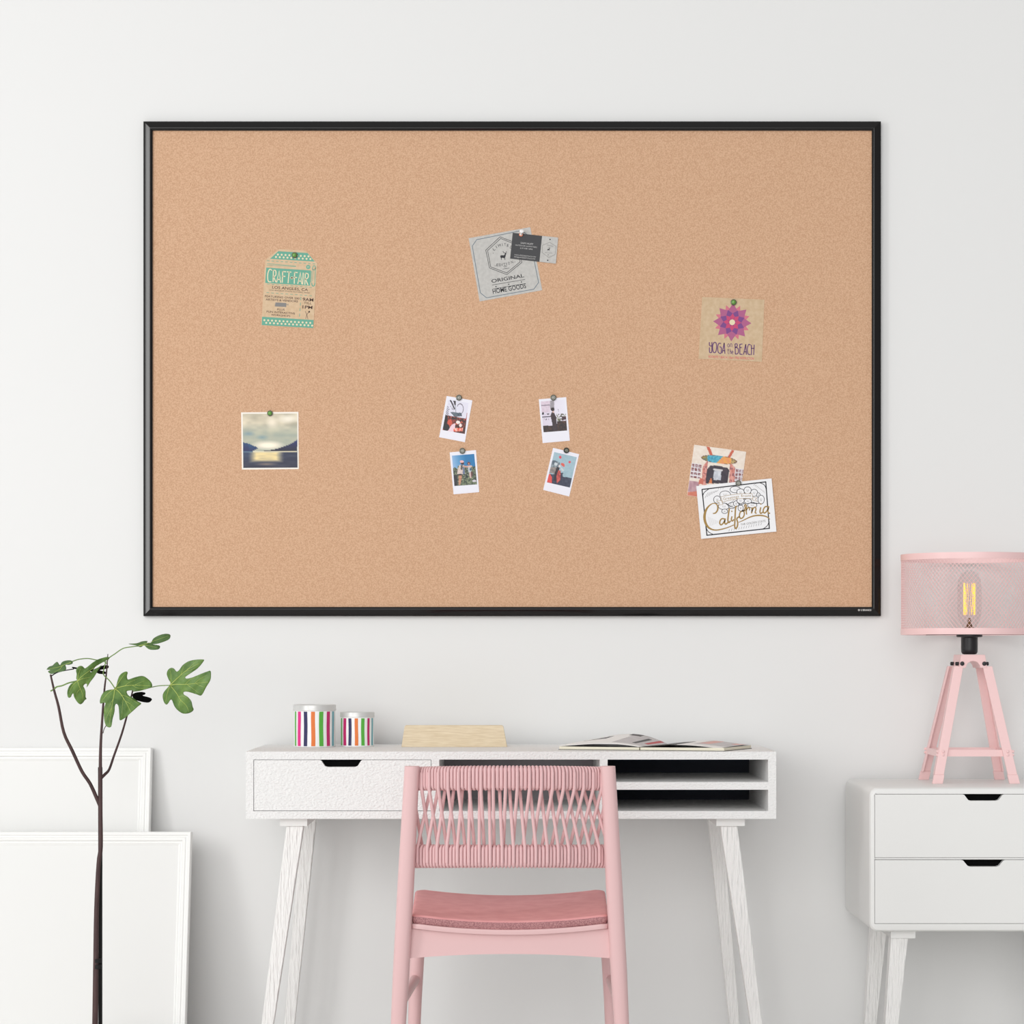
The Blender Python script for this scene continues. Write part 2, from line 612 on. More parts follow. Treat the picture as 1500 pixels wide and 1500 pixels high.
for st in ([(385, 462), (352, 446), (326, 500), (322, 580), (336, 625), (376, 628)], [(400, 632), (406, 455)], [(406, 457), (438, 468), (440, 530), (405, 558)], [(410, 558), (442, 634)],
           [(452, 638), (490, 470), (512, 642)], [(464, 592), (505, 597)], [(535, 642), (541, 475)], [(541, 478), (592, 482)], [(538, 545), (580, 550)],
           [(603, 482), (668, 488)], [(636, 484), (620, 648)], [(710, 656), (717, 488)], [(717, 490), (762, 494)], [(713, 562), (752, 567)],
           [(762, 660), (800, 492), (822, 664)], [(774, 616), (814, 620)], [(842, 496), (834, 668)], [(866, 672), (872, 500)], [(872, 502), (914, 516), (910, 570), (870, 590)], [(876, 590), (912, 676)],
           [(662, 585), (690, 556)], [(662, 556), (690, 585)], [(655, 570), (696, 571)]):
    c.line(st, LW, 'ink_cream', 3, curve=len(st) > 3)
c.disc((915, 412), 32, 'ink_teal')
for dx, dy in ((-9, -9), (9, -9), (-9, 9), (9, 9)):
    c.disc((915 + dx, 412 + dy), 5, 'ink_cream', 3, 8)
c.line([(985, 400), (1012, 395), (1022, 430), (1000, 455), (978, 440), (985, 402)], 10, 'ink_teal', curve=True)
c.line([(962, 470), (955, 640)], 9, 'ink_teal'); c.line([(1020, 420), (1012, 650)], 9, 'ink_teal')
c.line([(985, 440), (978, 620)], 6, 'ink_teal')
c.line([(966, 645), (975, 685), (1000, 688), (1014, 650)], 14, 'ink_teal', curve=True)
c.dashes((312, 660), (1002, 714), 10, 7, 'ink_teal')
c.text('LOS ANGLES, CA', (386, 726), (910, 766), 38, 'ink_brown', bold=0.012)
c.text('LOS ANGELES STATE HISTORIC PARK', (348, 757), (940, 802), 19, 'ink_brown')
c.dashes((303, 786), (1000, 836), 10, 7, 'ink_teal')
c.text('FEATURING OVER 200', (280, 852), (786, 888), 28, 'ink_brown', bold=0.01)
c.text('ARTISTS & VENDORS', (292, 900), (764, 930), 29, 'ink_brown', bold=0.01)
c.line([(432, 945), (430, 985), (590, 995), (592, 942), (434, 934)], 7, 'ink_grey'); c.poly([(438, 938), (588, 944), (586, 990), (434, 982)], 'ink_grey', 1)
c.line([(592, 962), (622, 958), (618, 975)], 7, 'ink_grey')
c.text('PLUS', (460, 1046), (570, 1052), 28, 'ink_brown', bold=0.01)
c.text('FUN INTERACTIVE', (305, 1078), (720, 1108), 28, 'ink_brown', bold=0.01)
c.text('WORKSHOPS', (370, 1124), (652, 1146), 27, 'ink_brown', bold=0.01)
c.dashes((808, 852), (785, 1175), 4, 9, 'ink_teal')
c.text('9AM', (832, 906), (990, 917), 44, 'ink_brown', bold=0.02)
c.text('TILL', (850, 952), (966, 960), 32, 'ink_brown')
c.text('1PM', (830, 1018), (976, 1027), 44, 'ink_brown', bold=0.02)
c.line([(872, 1060), (896, 1110), (912, 1175)], 6, 'ink_brown'); c.line([(938, 1055), (892, 1110), (878, 1172)], 6, 'ink_brown')
c.disc((930, 1068), 13, 'ink_brown', 2, 10)
c.build('paper_tag', 'kraft paper tag printed CRAFT FAIR with mint dotted bands', 'tag')

# --- grey card and business card
c = Card(CY, 670, 320, 9.375)
c.slab([(155, 272), (1000, 120), (1165, 985), (305, 1140)], 'grey_card')
c.line([(205, 380), (265, 292), (880, 168), (985, 240), (1115, 880), (1050, 972), (400, 1090), (315, 1020)], 9, 'ink_slate', closed=True)
c.line([(585, 253), (838, 350), (885, 605), (680, 772), (440, 680), (390, 435)], 7, 'ink_black', closed=True)
c.line([(594, 276), (818, 365), (862, 596), (678, 748), (457, 665), (415, 442)], 7, 'ink_black', closed=True)
ang = math.radians(-10)
for ch, x, y, a in (('L', 515, 437, -38), ('I', 545, 408, -32), ('M', 584, 388, -22), ('I', 622, 378, -12), ('T', 655, 378, -2), ('E', 692, 390, 8), ('D', 730, 412, 20)):
    a = math.radians(a); hw = 3 if ch == 'I' else (17 if ch == 'M' else 13)
    ex, ey = math.cos(a) * hw, math.sin(a) * hw
    c.text(ch, (x - ex, y - ey), (x + ex, y + ey), 36, 'ink_black')
for ch, x, y, a in (('E', 550, 658, 6), ('D', 588, 657, 0), ('I', 618, 655, -4), ('T', 648, 650, -8), ('I', 678, 643, -13), ('O', 715, 633, -18), ('N', 757, 617, -20)):
    a = math.radians(a); hw = 3 if ch == 'I' else 14
    ex, ey = math.cos(a) * hw, math.sin(a) * hw
    c.text(ch, (x - ex, y - ey), (x + ex, y + ey), 36, 'ink_black')
for x, y in ((492, 478), (518, 650), (790, 600)):
    c.disc((x, y), 5, 'ink_black', 2, 8)
c.text('CO.', (637, 672), (682, 665), 22, 'ink_black', bold=0.02)
c.line([(620, 697), (712, 682)], 6, 'ink_black')


def deer(c, f):
    c.poly([f(*p) for p in ((590, 512), (602, 506), (638, 508), (650, 494), (652, 476), (664, 472), (668, 480), (678, 486), (664, 496), (663, 516), (655, 536), (654, 548), (657, 570), (650, 570), (645, 546), (612, 541), (607, 548), (608, 571), (601, 571), (598, 545), (590, 530))], 'ink_black', 2)
    s = (Vector((*f(10, 0), 0)) - Vector((*f(0, 0), 0))).length / 10
    for st in (((656, 475), (644, 470), (620, 456)), ((640, 470), (634, 480)), ((634, 464), (632, 454)), ((662, 474), (670, 466), (674, 450)), ((670, 466), (682, 462))):
        c.line([f(*p) for p in st], 5 * s, 'ink_black', 2)


deer(c, lambda x, y: (x, y))
c.text('ORIGINAL', (472, 886), (918, 806), 46, 'ink_black', bold=0.012)
c.line([(478, 915), (930, 838)], 6, 'ink_black')
for x, y in ((530, 936), (705, 904), (880, 873)):
    c.disc((x, y), 10, 'ink_black', 2, 5)
c.line([(488, 970), (940, 893)], 6, 'ink_black')
c.text('HOME', (490, 1035), (682, 1001), 62, 'ink_black', bold=0.012)
c.text('GOODS', (706, 997), (946, 955), 62, 'ink_black', bold=0.012)
c.build('square_card', 'square grey card printed ORIGINAL HOME GOODS under a deer in a hexagon', 'card')

c = Card(CY - 0.0012, 740, 330, 17.65)
c.slab([(195, 195), (1370, 318), (1310, 992), (128, 860)], 'grey_card')
c.poly([(195, 195), (955, 275), (885, 945), (128, 860)], 'charcoal_card')
c.text('SAM HUFF', (398, 478), (722, 512), 44, 'ink_pale')
c.text('OUTDOOR OUTFITTERS', (262, 526), (820, 588), 32, 'ink_pale')
c.text('619 358 1094', (385, 606), (705, 640), 34, 'ink_pale')
c.text('WWW.LIMITEDEDITIONCO.COM', (235, 778), (790, 836), 30, 'ink_pale')
c.text('INFO@LIMITEDEDITIONCO.COM', (230, 830), (775, 890), 30, 'ink_pale')
c.line([(1150, 442), (1318, 545), (1290, 760), (1128, 835), (955, 708), (965, 520)], 9, 'ink_grey', closed=True)
for x, y in ((1160, 368), (1100, 906)):
    c.disc((x, y), 20, 'ink_black', 2, 5)
deer(c, lambda x, y: (1125 + (x - 632) * 0.8, 620 + (y - 515) * 0.8))
c.text('LIMITED', (1080, 520), (1240, 565), 28, 'ink_grey')
c.text('EDITION', (1030, 722), (1215, 738), 28, 'ink_grey')
c.disc((1112, 765), 14, 'ink_grey', 2, 8)
c.build('business_card', 'charcoal and grey business card overlapping the corner of the square grey card', 'card')

# --- yoga card
c = Card(CY, 1010, 420, 12.5)
c.slab([(232, 188), (1372, 236), (1325, 1375), (165, 1320)], 'kraft_tan')
ctr = (782, 652)


def kite(a, r, wr, ww, m, layer):
    a = math.radians(a)
    e, n = (math.cos(a), math.sin(a)), (-math.sin(a), math.cos(a))
    c.poly([(ctr[0] + e[0] * 30, ctr[1] + e[1] * 30),
            (ctr[0] + e[0] * wr + n[0] * ww, ctr[1] + e[1] * wr + n[1] * ww),
            (ctr[0] + e[0] * r, ctr[1] + e[1] * r),
            (ctr[0] + e[0] * wr - n[0] * ww, ctr[1] + e[1] * wr - n[1] * ww)], m, layer)


for i in range(8):
    kite(-90 + 3 + 22.5 + 45 * i, 335, 215, 62, 'ink_rose', 1 + 0.02 * i)
for i in range(8):
    kite(-90 + 3 + 45 * i, 350, 210, 88, 'ink_plum', 1.5 + 0.02 * i)
for i in range(8):
    kite(-90 + 3 + 22.5 + 45 * i, 240, 150, 62, 'ink_purple', 2 + 0.02 * i)
for i in range(8):
    kite(-90 + 3 + 45 * i, 165, 100, 42, 'ink_magenta', 2.5 + 0.02 * i)
c.disc(ctr, 52, 'ink_cream', 3, 20)
cv = lambda x, y: ((1030 + x / 18.75 - 1010) * 12.5, (498 + y / 18.75 - 420) * 12.5)
for st in ([(170, 60), (172, 135), (192, 165), (236, 165)], [(240, 60), (238, 300), (218, 348), (182, 342), (172, 300), (172, 205)],
           [(300, 70), (270, 120), (258, 230), (280, 330), (312, 350), (348, 320), (368, 220), (362, 110), (335, 68), (300, 70)],
           [(492, 100), (440, 92), (408, 140), (398, 235), (412, 330), (450, 366), (490, 362), (500, 225), (452, 182)],
           [(522, 365), (578, 80)], [(578, 80), (597, 378)], [(535, 295), (592, 298)],
           [(876, 105), (882, 388)], [(878, 104), (928, 114), (934, 170), (885, 207)], [(885, 207), (950, 225), (970, 300), (950, 372), (884, 390)],
           [(1005, 118), (1008, 392)], [(1008, 392), (1082, 398)], [(1005, 120), (1080, 112)], [(1005, 206), (1060, 212)],
           [(1108, 402), (1168, 118)], [(1168, 118), (1187, 406)], [(1124, 322), (1182, 330)],
           [(1302, 142), (1252, 122), (1220, 200), (1215, 310), (1240, 392), (1302, 400)],
           [(1325, 140), (1327, 412)], [(1402, 130), (1386, 412)], [(1325, 232), (1400, 232)]):
    c.line([cv(*p) for p in st], 17, 'ink_violet', 3, curve=len(st) > 2)
for st in ([(700, 100), (672, 130), (678, 185), (710, 190), (722, 150), (700, 100)], [(745, 195), (748, 102)], [(748, 118), (775, 100), (790, 125), (790, 195)],
           [(688, 235), (684, 365), (712, 380)], [(665, 275), (712, 278)], [(738, 240), (738, 380)], [(738, 320), (760, 300), (770, 330), (770, 382)], [(785, 345), (825, 340), (805, 300), (785, 345), (800, 385), (826, 378)]):
    c.line([cv(*p) for p in st], 9, 'ink_violet', 3, curve=len(st) > 2)
c.text('ROOSEVELT BEACH | 10am | FREE INSTRUCTION', cv(150, 490), cv(1388, 545), 44, 'ink_red')
c.build('flyer_card', 'square tan card printed YOGA on the BEACH with a purple flower', 'card')

# --- seascape print
c = Card(CY, 340, 590, 13.636)
c.slab([(180, 192), (1325, 182), (1332, 1325), (196, 1336)], 'paper_ivory')
c.build('photo_print', 'square photo print of a lake between dark hills under clouds', 'photo')
HL = [(215, 790), (330, 815), (470, 875), (520, 905), (470, 940), (400, 972), (215, 972)]
HR = [(1305, 735), (1240, 780), (1150, 830), (1000, 882), (890, 920), (800, 940), (740, 952), (680, 945), (620, 968), (1305, 968)]


def sea(x, y, u, v):
    if y < 972:
        if inside(x, y, HL): return mixc((14, 84, 122), (8, 28, 84), (x < 330) * 0.3 + (y - 790) / 190)
        if inside(x, y, HR): return mixc((16, 34, 100), (4, 8, 44), (y - 760) / 190)
        n = vnoise(x / 260, y / 110, 1) * 0.6 + vnoise(x / 110, y / 50, 2) * 0.4
        a = mixc((176, 168, 146), (226, 214, 188), n * 1.5 - 0.2)
        b = mixc((150, 160, 150), (190, 188, 164), n)
        col = mixc(a, b, (y - 400) / 200)
        col = mixc(col, (238, 226, 204), 1.2 - math.hypot((x - 800) / 120, (y - 390) / 120))
        col = mixc(col, (240, 232, 214), 1.2 - math.hypot((x - 1120) / 220, (y - 320) / 90))
        col = mixc(col, (128, 152, 156), 1.0 - math.hypot((x - 600) / 150, (y - 690) / 60))
        col = mixc(col, (126, 150, 158), 1.0 - math.hypot((x - 330) / 150, (y - 620) / 60))
        col = mixc(col, (252, 240, 218), 1.4 - math.hypot((x - 720) / 270, (y - 850) / 75))
        return col
    if y < 984: return (232, 222, 190) if 420 < x < 1290 else (90, 120, 140)
    g = max(0, min(1.0, 2.2 - 2.0 * max(abs(x - 680) / 330, abs(y - 1070) / 115)))
    base = mixc((26, 48, 88), (12, 16, 46), (y - 980) / 300)
    if x > 980: base = mixc(base, (14, 18, 48), 0.6)
    base = mixc(base, (110, 112, 110), 0.35 * vnoise(x / 200, y / 18, 5))
    if y > 1180: base = mixc(base, (150, 128, 112), max(0, 0.9 - math.hypot((x - 680) / 300, (y - 1225) / 40)))
    return mixc(base, (240, 216, 156), g * (0.78 + 0.3 * vnoise(x / 150, y / 20, 7)))


picture(c, [(212, 222), (1300, 215), (1308, 1296), (224, 1302)], sea)

# --- four instant photos
IG = 'instant photos pinned in two columns on the board'
c = Card(CY, 640, 575, 20.0)
c.slab([(285, 100), (1040, 232), (820, 1455), (65, 1310)], 'paper_white')
c.build('instant_photo', 'tilted instant photo of a red market crowd below a big wheel', 'photo', IG)


def fair(x, y, u, v):
    n = vnoise(x / 45, y / 45, 3)
    n2 = vnoise(x / 28, y / 40, 9)
    col = (222, 220, 234)
    if near(x, y, (400, 230), (515, 480), 20): col = (52, 46, 52)
    if inside(x, y, [(470, 235), (552, 240), (552, 385), (530, 385)]): col = (44, 36, 40)
    r = math.hypot((x - 680) / 95, (y - 480) / 150)
    if 0.9 < r < 1.08 and (x > 690 or y < 420): col = (108, 100, 112)
    if x < 345 and y > 380 and (int(x / 25) + int(y / 30)) % 2: col = (128, 124, 138)
    if 345 < x < 500 and 330 < y < 560 and n > 0.62: col = (176, 172, 184)
    if near(x, y, (545, 400), (555, 600), 8): col = (120, 124, 134)
    if inside(x, y, [(385, 565), (720, 600), (740, 690), (520, 720)]): col = mixc((58, 72, 86), (106, 116, 126), n2)
    if v > 0.5:
        base = mixc((34, 24, 26), (128, 52, 44), n * 1.5 - 0.25)
        if n2 > 0.7: base = (196, 92, 72)
        if inside(x, y, [(530, 610), (860, 690), (860, 770), (660, 730)]): base = (226, 222, 232)
        if inside(x, y, [(360, 1060), (440, 940), (540, 900), (530, 1060), (480, 1180), (300, 1150)]): base = (236, 206, 216)
        if math.hypot((x - 620) / 60, (y - 870) / 50) < 1 or math.hypot((x - 690) / 40, (y - 960) / 50) < 1: base = (238, 226, 222)
        if inside(x, y, [(500, 1040), (760, 1040), (760, 1130), (480, 1140)]): base = mixc((224, 84, 66), (250, 214, 200), n2 * 1.3 - 0.3)
        if math.hypot((x - 380) / 70, (y - 880) / 90) < 1: base = (204, 80, 60)
        if math.hypot((x - 270) / 100, (y - 1020) / 110) < 1: base = (28, 26, 32)
        if inside(x, y, [(235, 660), (320, 680), (310, 850), (200, 1000), (180, 960)]): base = (28, 22, 24)
        if inside(x, y, [(880, 820), (840, 1210), (730, 1190), (790, 1000)]): base = mixc((48, 32, 34), (120, 60, 44), n)
        col = base
    if inside(x, y, [(880, 600), (920, 600), (880, 820), (840, 820)]): col = (164, 40, 58)
    return col


picture(c, [(335, 205), (925, 310), (818, 1215), (165, 1098)], fair)

c = Card(CY, 655, 655, 21.43)
c.slab([(80, 165), (905, 92), (1005, 1412), (200, 1482)], 'paper_white')
c.build('instant_photo', 'instant photo of two women on a green hillside under blue sky', 'photo', IG)


def girls(x, y, u, v):
    n = vnoise(x / 34, y / 34, 4); n2 = vnoise(x / 18, y / 20, 8)
    col = mixc((152, 184, 222), (28, 116, 172), u * 1.5 - v * 0.2 + 0.1)
    edge = 560 + 60 * vnoise(x / 60, 1, 3) + (60 if x < 330 else 0)
    if y > edge:
        col = mixc((36, 44, 42), (128, 140, 104), n * 1.2 - 0.1)
        if n2 > 0.86: col = (188, 190, 168)
        if x < 330 and y > 880: col = mixc((26, 20, 30), (60, 66, 62), n)
    if math.hypot((x - 850) / 60, (y - 1060) / 35) < 1: col = (206, 200, 208)
    # right person
    if inside(x, y, [(700, 760), (740, 760), (770, 960), (720, 970), (690, 860)]): col = (206, 176, 172)
    if inside(x, y, [(740, 760), (810, 780), (800, 900), (760, 950)]): col = (92, 58, 54)
    if inside(x, y, [(640, 600), (740, 610), (770, 740), (720, 800), (670, 790)]): col = (186, 192, 200)
    if inside(x, y, [(720, 640), (765, 680), (760, 740), (700, 730)]): col = (48, 84, 110)
    if near(x, y, (650, 600), (760, 600), 24): col = (220, 184, 172)
    if math.hypot((x - 680) / 48, (y - 515) / 52) < 1: col = (104, 52, 46)
    if math.hypot((x - 682) / 20, (y - 525) / 26) < 1: col = (212, 158, 140)
    # left person
    if inside(x, y, [(360, 880), (470, 890), (440, 1060), (410, 1190), (360, 1190)]): col = mixc((168, 110, 84), (210, 160, 128), n)
    if inside(x, y, [(330, 840), (490, 840), (480, 890), (340, 880)]): col = (30, 24, 26)
    if inside(x, y, [(385, 560), (520, 560), (560, 840), (310, 850), (330, 720)]): col = mixc((196, 178, 170), (226, 208, 200), n)
    if inside(x, y, [(430, 560), (490, 570), (480, 720), (420, 700)]): col = (82, 82, 78)
    if inside(x, y, [(490, 600), (540, 640), (555, 850), (490, 850)]): col = (104, 116, 142)
    if near(x, y, (510, 600), (640, 620), 24): col = (198, 156, 142)
    if math.hypot((x - 480) / 52, (y - 505) / 50) < 1: col = (64, 38, 44)
    if math.hypot((x - 460) / 62, (y - 455) / 40) < 1: col = (232, 178, 176)
    return col


picture(c, [(150, 268), (850, 212), (940, 1170), (228, 1220)], girls)

c = Card(CY, 785, 580, 21.43)
c.slab([(90, 105), (950, 38), (1065, 1405), (212, 1480)], 'paper_white')
c.build('instant_photo', 'instant photo of a dark-dressed person beside a bright white wall', 'photo', IG)


def cafe(x, y, u, v):
    n = vnoise(x / 36, y / 36, 6); n2 = vnoise(x / 20, y / 30, 2)
    col = mixc((216, 206, 222), (230, 228, 240), u)
    if x < 440 and y < 520: col = mixc((206, 186, 202), (222, 208, 220), n)
    if near(x, y, (185, 300), (420, 280), 16): col = (140, 128, 142)
    if 445 < x < 575 and y < 420: col = mixc((148, 142, 152), (166, 160, 164), n)
    if near(x, y, (200, 665), (450, 650), 16): col = (56, 50, 58)
    if x < 450 and 540 < y < 590 and n2 > 0.5: col = (60, 54, 62)
    if math.hypot((x - 225) / 30, (y - 550) / 45) < 1: col = (28, 26, 30)
    if 240 < x < 430 and 710 < y < 760 and n2 > 0.55: col = (70, 64, 76)
    if near(x, y, (700, 420), (712, 490), 9): col = (150, 140, 158)
    if x > 640 and 560 < y < 800:
        if n > 0.52: col = (78, 78, 64)
        if n2 > 0.72: col = (150, 156, 128)
        if x > 810 and y > 640: col = mixc((44, 30, 38), (110, 70, 78), n)
    if near(x, y, (830, 780), (960, 750), 12): col = (226, 222, 234)
    if y > 940 - (x - 240) * 0.05 or (x > 660 and y > 790): col = mixc((30, 22, 26), (86, 54, 40), n * 1.2 - 0.2)
    if inside(x, y, [(500, 500), (560, 510), (640, 660), (650, 820), (690, 1080), (530, 1090), (510, 850), (460, 620)]): col = mixc((44, 30, 38), (64, 48, 52), n)
    if math.hypot((x - 525) / 58, (y - 420) / 62) < 1: col = (38, 24, 28)
    if math.hypot((x - 545) / 26, (y - 500) / 28) < 1: col = (206, 172, 162)
    return col


picture(c, [(150, 175), (905, 112), (980, 1085), (242, 1142)], cafe)

c = Card(CY, 790, 650, 18.75)
c.slab([(378, 112), (1095, 288), (822, 1450), (105, 1268)], 'paper_white')
c.build('instant_photo', 'tilted instant photo of a couple with a red umbrella and red balloons', 'photo', IG)


def balloons(x, y, u, v):
    n = vnoise(x / 40, y / 40, 5); n2 = vnoise(x / 22, y / 22, 4)
    col = mixc((150, 178, 192), (164, 190, 200), n)
    if math.hypot((x - 575) / 36, (y - 372) / 42) < 1 or math.hypot((x - 832) / 36, (y - 505) / 32) < 1: col = (212, 74, 90)
    if inside(x, y, [(370, 440), (480, 480), (560, 520), (560, 660), (300, 700), (290, 560)]): col = mixc((70, 84, 98), (146, 158, 164), n * 1.3 - 0.1)
    if inside(x, y, [(300, 650), (470, 640), (420, 830), (270, 800)]): col = mixc((120, 112, 112), (160, 148, 142), n)
    if math.hypot((x - 455) / 46, (y - 560) / 46) < 1: col = (198, 206, 212)
    if inside(x, y, [(590, 800), (690, 800), (660, 880), (740, 910), (900, 945), (840, 1205), (200, 1060), (280, 830), (420, 840)]): col = mixc((38, 42, 66), (66, 72, 90), n)
    if math.hypot((x - 690) / 52, (y - 860) / 62) < 1: col = (152, 178, 188)
    if inside(x, y, [(210, 1050), (240, 850), (290, 820), (345, 920), (345, 1080)]): col = (218, 76, 72)
    if inside(x, y, [(480, 640), (560, 650), (520, 820), (480, 1030), (380, 1010), (430, 780)]): col = (36, 28, 40)
    if inside(x, y, [(520, 730), (590, 740), (575, 1000), (480, 1090), (470, 900)]): col = mixc((150, 52, 54), (222, 100, 88), n)
    if math.hypot((x - 555) / 30, (y - 620) / 38) < 1: col = (214, 206, 206)
    if inside(x, y, [(575, 560), (620, 520), (695, 560), (690, 640), (640, 620)]): col = (216, 92, 82)
    if inside(x, y, [(600, 640), (690, 740), (640, 760), (590, 700)]): col = (196, 204, 206)
    return col


picture(c, [(412, 228), (1030, 370), (842, 1205), (208, 1060)], balloons)

# --- surf shop postcard
c = Card(CY, 995, 640, 9.375)
c.slab([(205, 108), (918, 205), (823, 900), (108, 805)], 'paper_ivory')
c.build('postcard', 'postcard of a shop front under a painted surfboard, tucked behind the white card', 'postcard')
ar = math.radians(7)


def surf(x, y, u, v):
    n = vnoise(x / 26, y / 26, 3); n2 = vnoise(x / 14, y / 14, 6)
    col = mixc((226, 212, 198), (236, 226, 214), n)
    dx, dy = x - 548, y - 312
    bx, by = dx * math.cos(ar) + dy * math.sin(ar), -dx * math.sin(ar) + dy * math.cos(ar)
    if near(x, y, (395, 135), (440, 250), 20) or near(x, y, (740, 180), (685, 275), 18): col = (196, 92, 66)
    for wx, wy in ((225, 470), (825, 540)):
        qx, qy = x - wx, y - wy - (x - wx) * 0.13
        if abs(qx + qy * 0.12) < 70 and -105 < qy < 100:
            gx, gy = (qx + qy * 0.12 + 70) % 46, (qy + 105) % 54
            col = mixc((120, 60, 58), (196, 190, 200), n2 * 1.4 - 0.3) if 9 < gx and 11 < gy else (228, 224, 228)
    for px0, px1 in ((315, 385), (690, 765)):
        s = (y - 480) * 0.05
        if px0 - s < x < px1 - s and 330 + abs(x - (px1 if px0 < 400 else px0)) * 1.2 < y < 660:
            col = mixc((188, 104, 92), (222, 160, 148), n * 1.3)
            if int(y / 45) % 2 and n2 > 0.5: col = (150, 92, 96)
    if inside(x, y, [(360, 640), (385, 440), (430, 390), (560, 400), (670, 430), (690, 470), (660, 640)]): col = mixc((36, 28, 44), (62, 50, 60), n)
    if inside(x, y, [(475, 465), (578, 470), (568, 595), (468, 590)]): col = mixc((176, 180, 190), (220, 222, 228), n)
    if near(x, y, (478, 450), (585, 460), 12): col = (206, 204, 206)
    if inside(x, y, [(430, 570), (445, 570), (452, 640), (400, 640)]): col = (206, 116, 66)
    if y > 600 + (x - 140) * 0.1 and x < 270: col = mixc((160, 118, 130), (196, 160, 166), n)
    if inside(x, y, [(285, 560), (340, 580), (330, 650), (260, 650)]): col = (196, 104, 86)
    if y > 760 - (x - 110) * 0.12 and x < 260: col = mixc((196, 106, 84), (214, 130, 106), n)
    e = (bx / 250) ** 2 + (by / 55) ** 2
    if e < 1:
        if e > 0.86: col = (108, 72, 50)
        elif bx < -160: col = mixc((196, 150, 60), (70, 110, 110), n2)
        elif bx + by * 0.8 < 10: col = mixc((20, 120, 156), (90, 180, 200), n2 * 1.2)
        elif bx > 170: col = mixc((216, 190, 120), (90, 70, 60), n2)
        else: col = mixc((232, 172, 74), (224, 140, 96), n)
    return col


picture(c, [(207, 111), (915, 207), (821, 897), (111, 803)], surf, 80, 80)

# --- greetings card
c = Card(CY - 0.0022, 1010, 690, 11.11)
c.slab([(110, 245), (1335, 120), (1415, 985), (190, 1105)], 'card_white')
INK = 'ink_black'
c.line([(203, 300), (1243, 176)], 18, INK); c.line([(1240, 170), (1300, 940)], 18, INK)
c.line([(1306, 932), (280, 1046)], 18, INK); c.line([(284, 1052), (203, 294)], 18, INK)
for st in ([(212, 420), (240, 350), (320, 288)], [(1140, 190), (1215, 225), (1250, 300)], [(1292, 830), (1265, 890), (1195, 945)], [(270, 925), (310, 990), (390, 1035)]):
    c.line(st, 11, INK, curve=True)
for i in range(9):
    x = 250 + i * 36
    c.line([(x, 440 - i * 20), (x + 55 - i * 3, 350 - i * 8)] if i < 6 else [(x, 300 - i), (x + 12, 280)], 5, 'ink_grey')
for i in range(8):
    c.line([(1040 + i * 24, 235 + i * 12), (1075 + i * 20, 205 + i * 22)], 5, 'ink_grey')
for i in range(10):
    c.line([(300 + i * 18, 740 + i * 8), (330 + i * 14, 900 - i * 6)], 3, 'ink_pale')
for i in range(14):
    c.line([(640 + i * 40, 985 - i * 8), (652 + i * 40, 945 - i * 8)], 5, 'ink_grey')


def petal(x, y, rx, ry, L):
    c.disc((x, y), rx, 'card_white', 2 + L * 0.12, 22, ry)
    pts = [(x + rx * math.cos(2 * PI * i / 22), y + ry * math.sin(2 * PI * i / 22)) for i in range(22)]
    c.line(pts, 9, INK, 2.05 + L * 0.12, closed=True)
    for k in (-1, 0, 1):
        c.line([(x + k * rx * 0.3, y - ry * 0.25), (x + k * rx * 0.15, y + ry * 0.35)], 4, 'ink_grey', 2.05 + L * 0.12)


for L, q in enumerate(((580, 385, 88, 62), (745, 302, 86, 52), (830, 345, 62, 56), (945, 315, 60, 58), (1052, 355, 58, 58), (1120, 390, 30, 35), (1165, 465, 52, 72),
                       (450, 465, 58, 60), (560, 575, 90, 52), (572, 655, 48, 36), (690, 560, 60, 50), (1020, 555, 76, 44), (760, 530, 46, 46), (895, 490, 34, 38), (830, 482, 60, 46), (832, 602, 42, 50), (950, 490, 60, 40))):
    petal(*q, L)
for st in ([(570, 515), (640, 565), (740, 600)], [(640, 565), (720, 470)], [(775, 510), (830, 555), (890, 530)], [(960, 520), (1060, 525), (1170, 530)]):
    c.line(st, [4, 16, 4], INK, 4.4)
c.poly([(440, 495), (520, 478), (545, 545), (470, 552), (490, 520)], 'card_white', 4.5)
c.line([(440, 495), (520, 478), (545, 545), (470, 552), (490, 520)], 6, 'ink_gold', 4.6, closed=True)
c.poly([(1020, 420), (1100, 440), (1070, 462), (1108, 498), (1030, 475)], 'card_white', 4.5)
c.line([(1020, 420), (1100, 440), (1070, 462), (1108, 498), (1030, 475)], 6, 'ink_gold', 4.6, closed=True)
ban = [(508, 422), (620, 396), (760, 376), (900, 366), (1018, 368), (1034, 452), (900, 446), (760, 455), (640, 476), (538, 506)]
c.poly(ban, 'card_white', 4.7)
c.line(ban, 6, 'ink_gold', 4.8, closed=True)
c.text('Greetings', (548, 476), (806, 430), 42, 'ink_gold', 4.9)
c.text('from', (838, 425), (1000, 420), 42, 'ink_gold', 4.9)
G = 'ink_gold'
c.line([(380, 692), (425, 680), (458, 628), (455, 565), (420, 528), (370, 532), (310, 575), (262, 650), (244, 740), (256, 830), (300, 910), (370, 952), (450, 960), (560, 938), (650, 908), (722, 876)],
       [16, 22, 26, 22, 16, 14, 24, 36, 42, 40, 34, 24, 20, 18, 16, 14], G, 5, curve=True)
c.line([(800, 836), (880, 800), (960, 760), (1040, 732), (1120, 722), (1200, 728), (1265, 750), (1308, 786)], [10, 15, 19, 22, 24, 22, 18, 8], G, 5, curve=True)
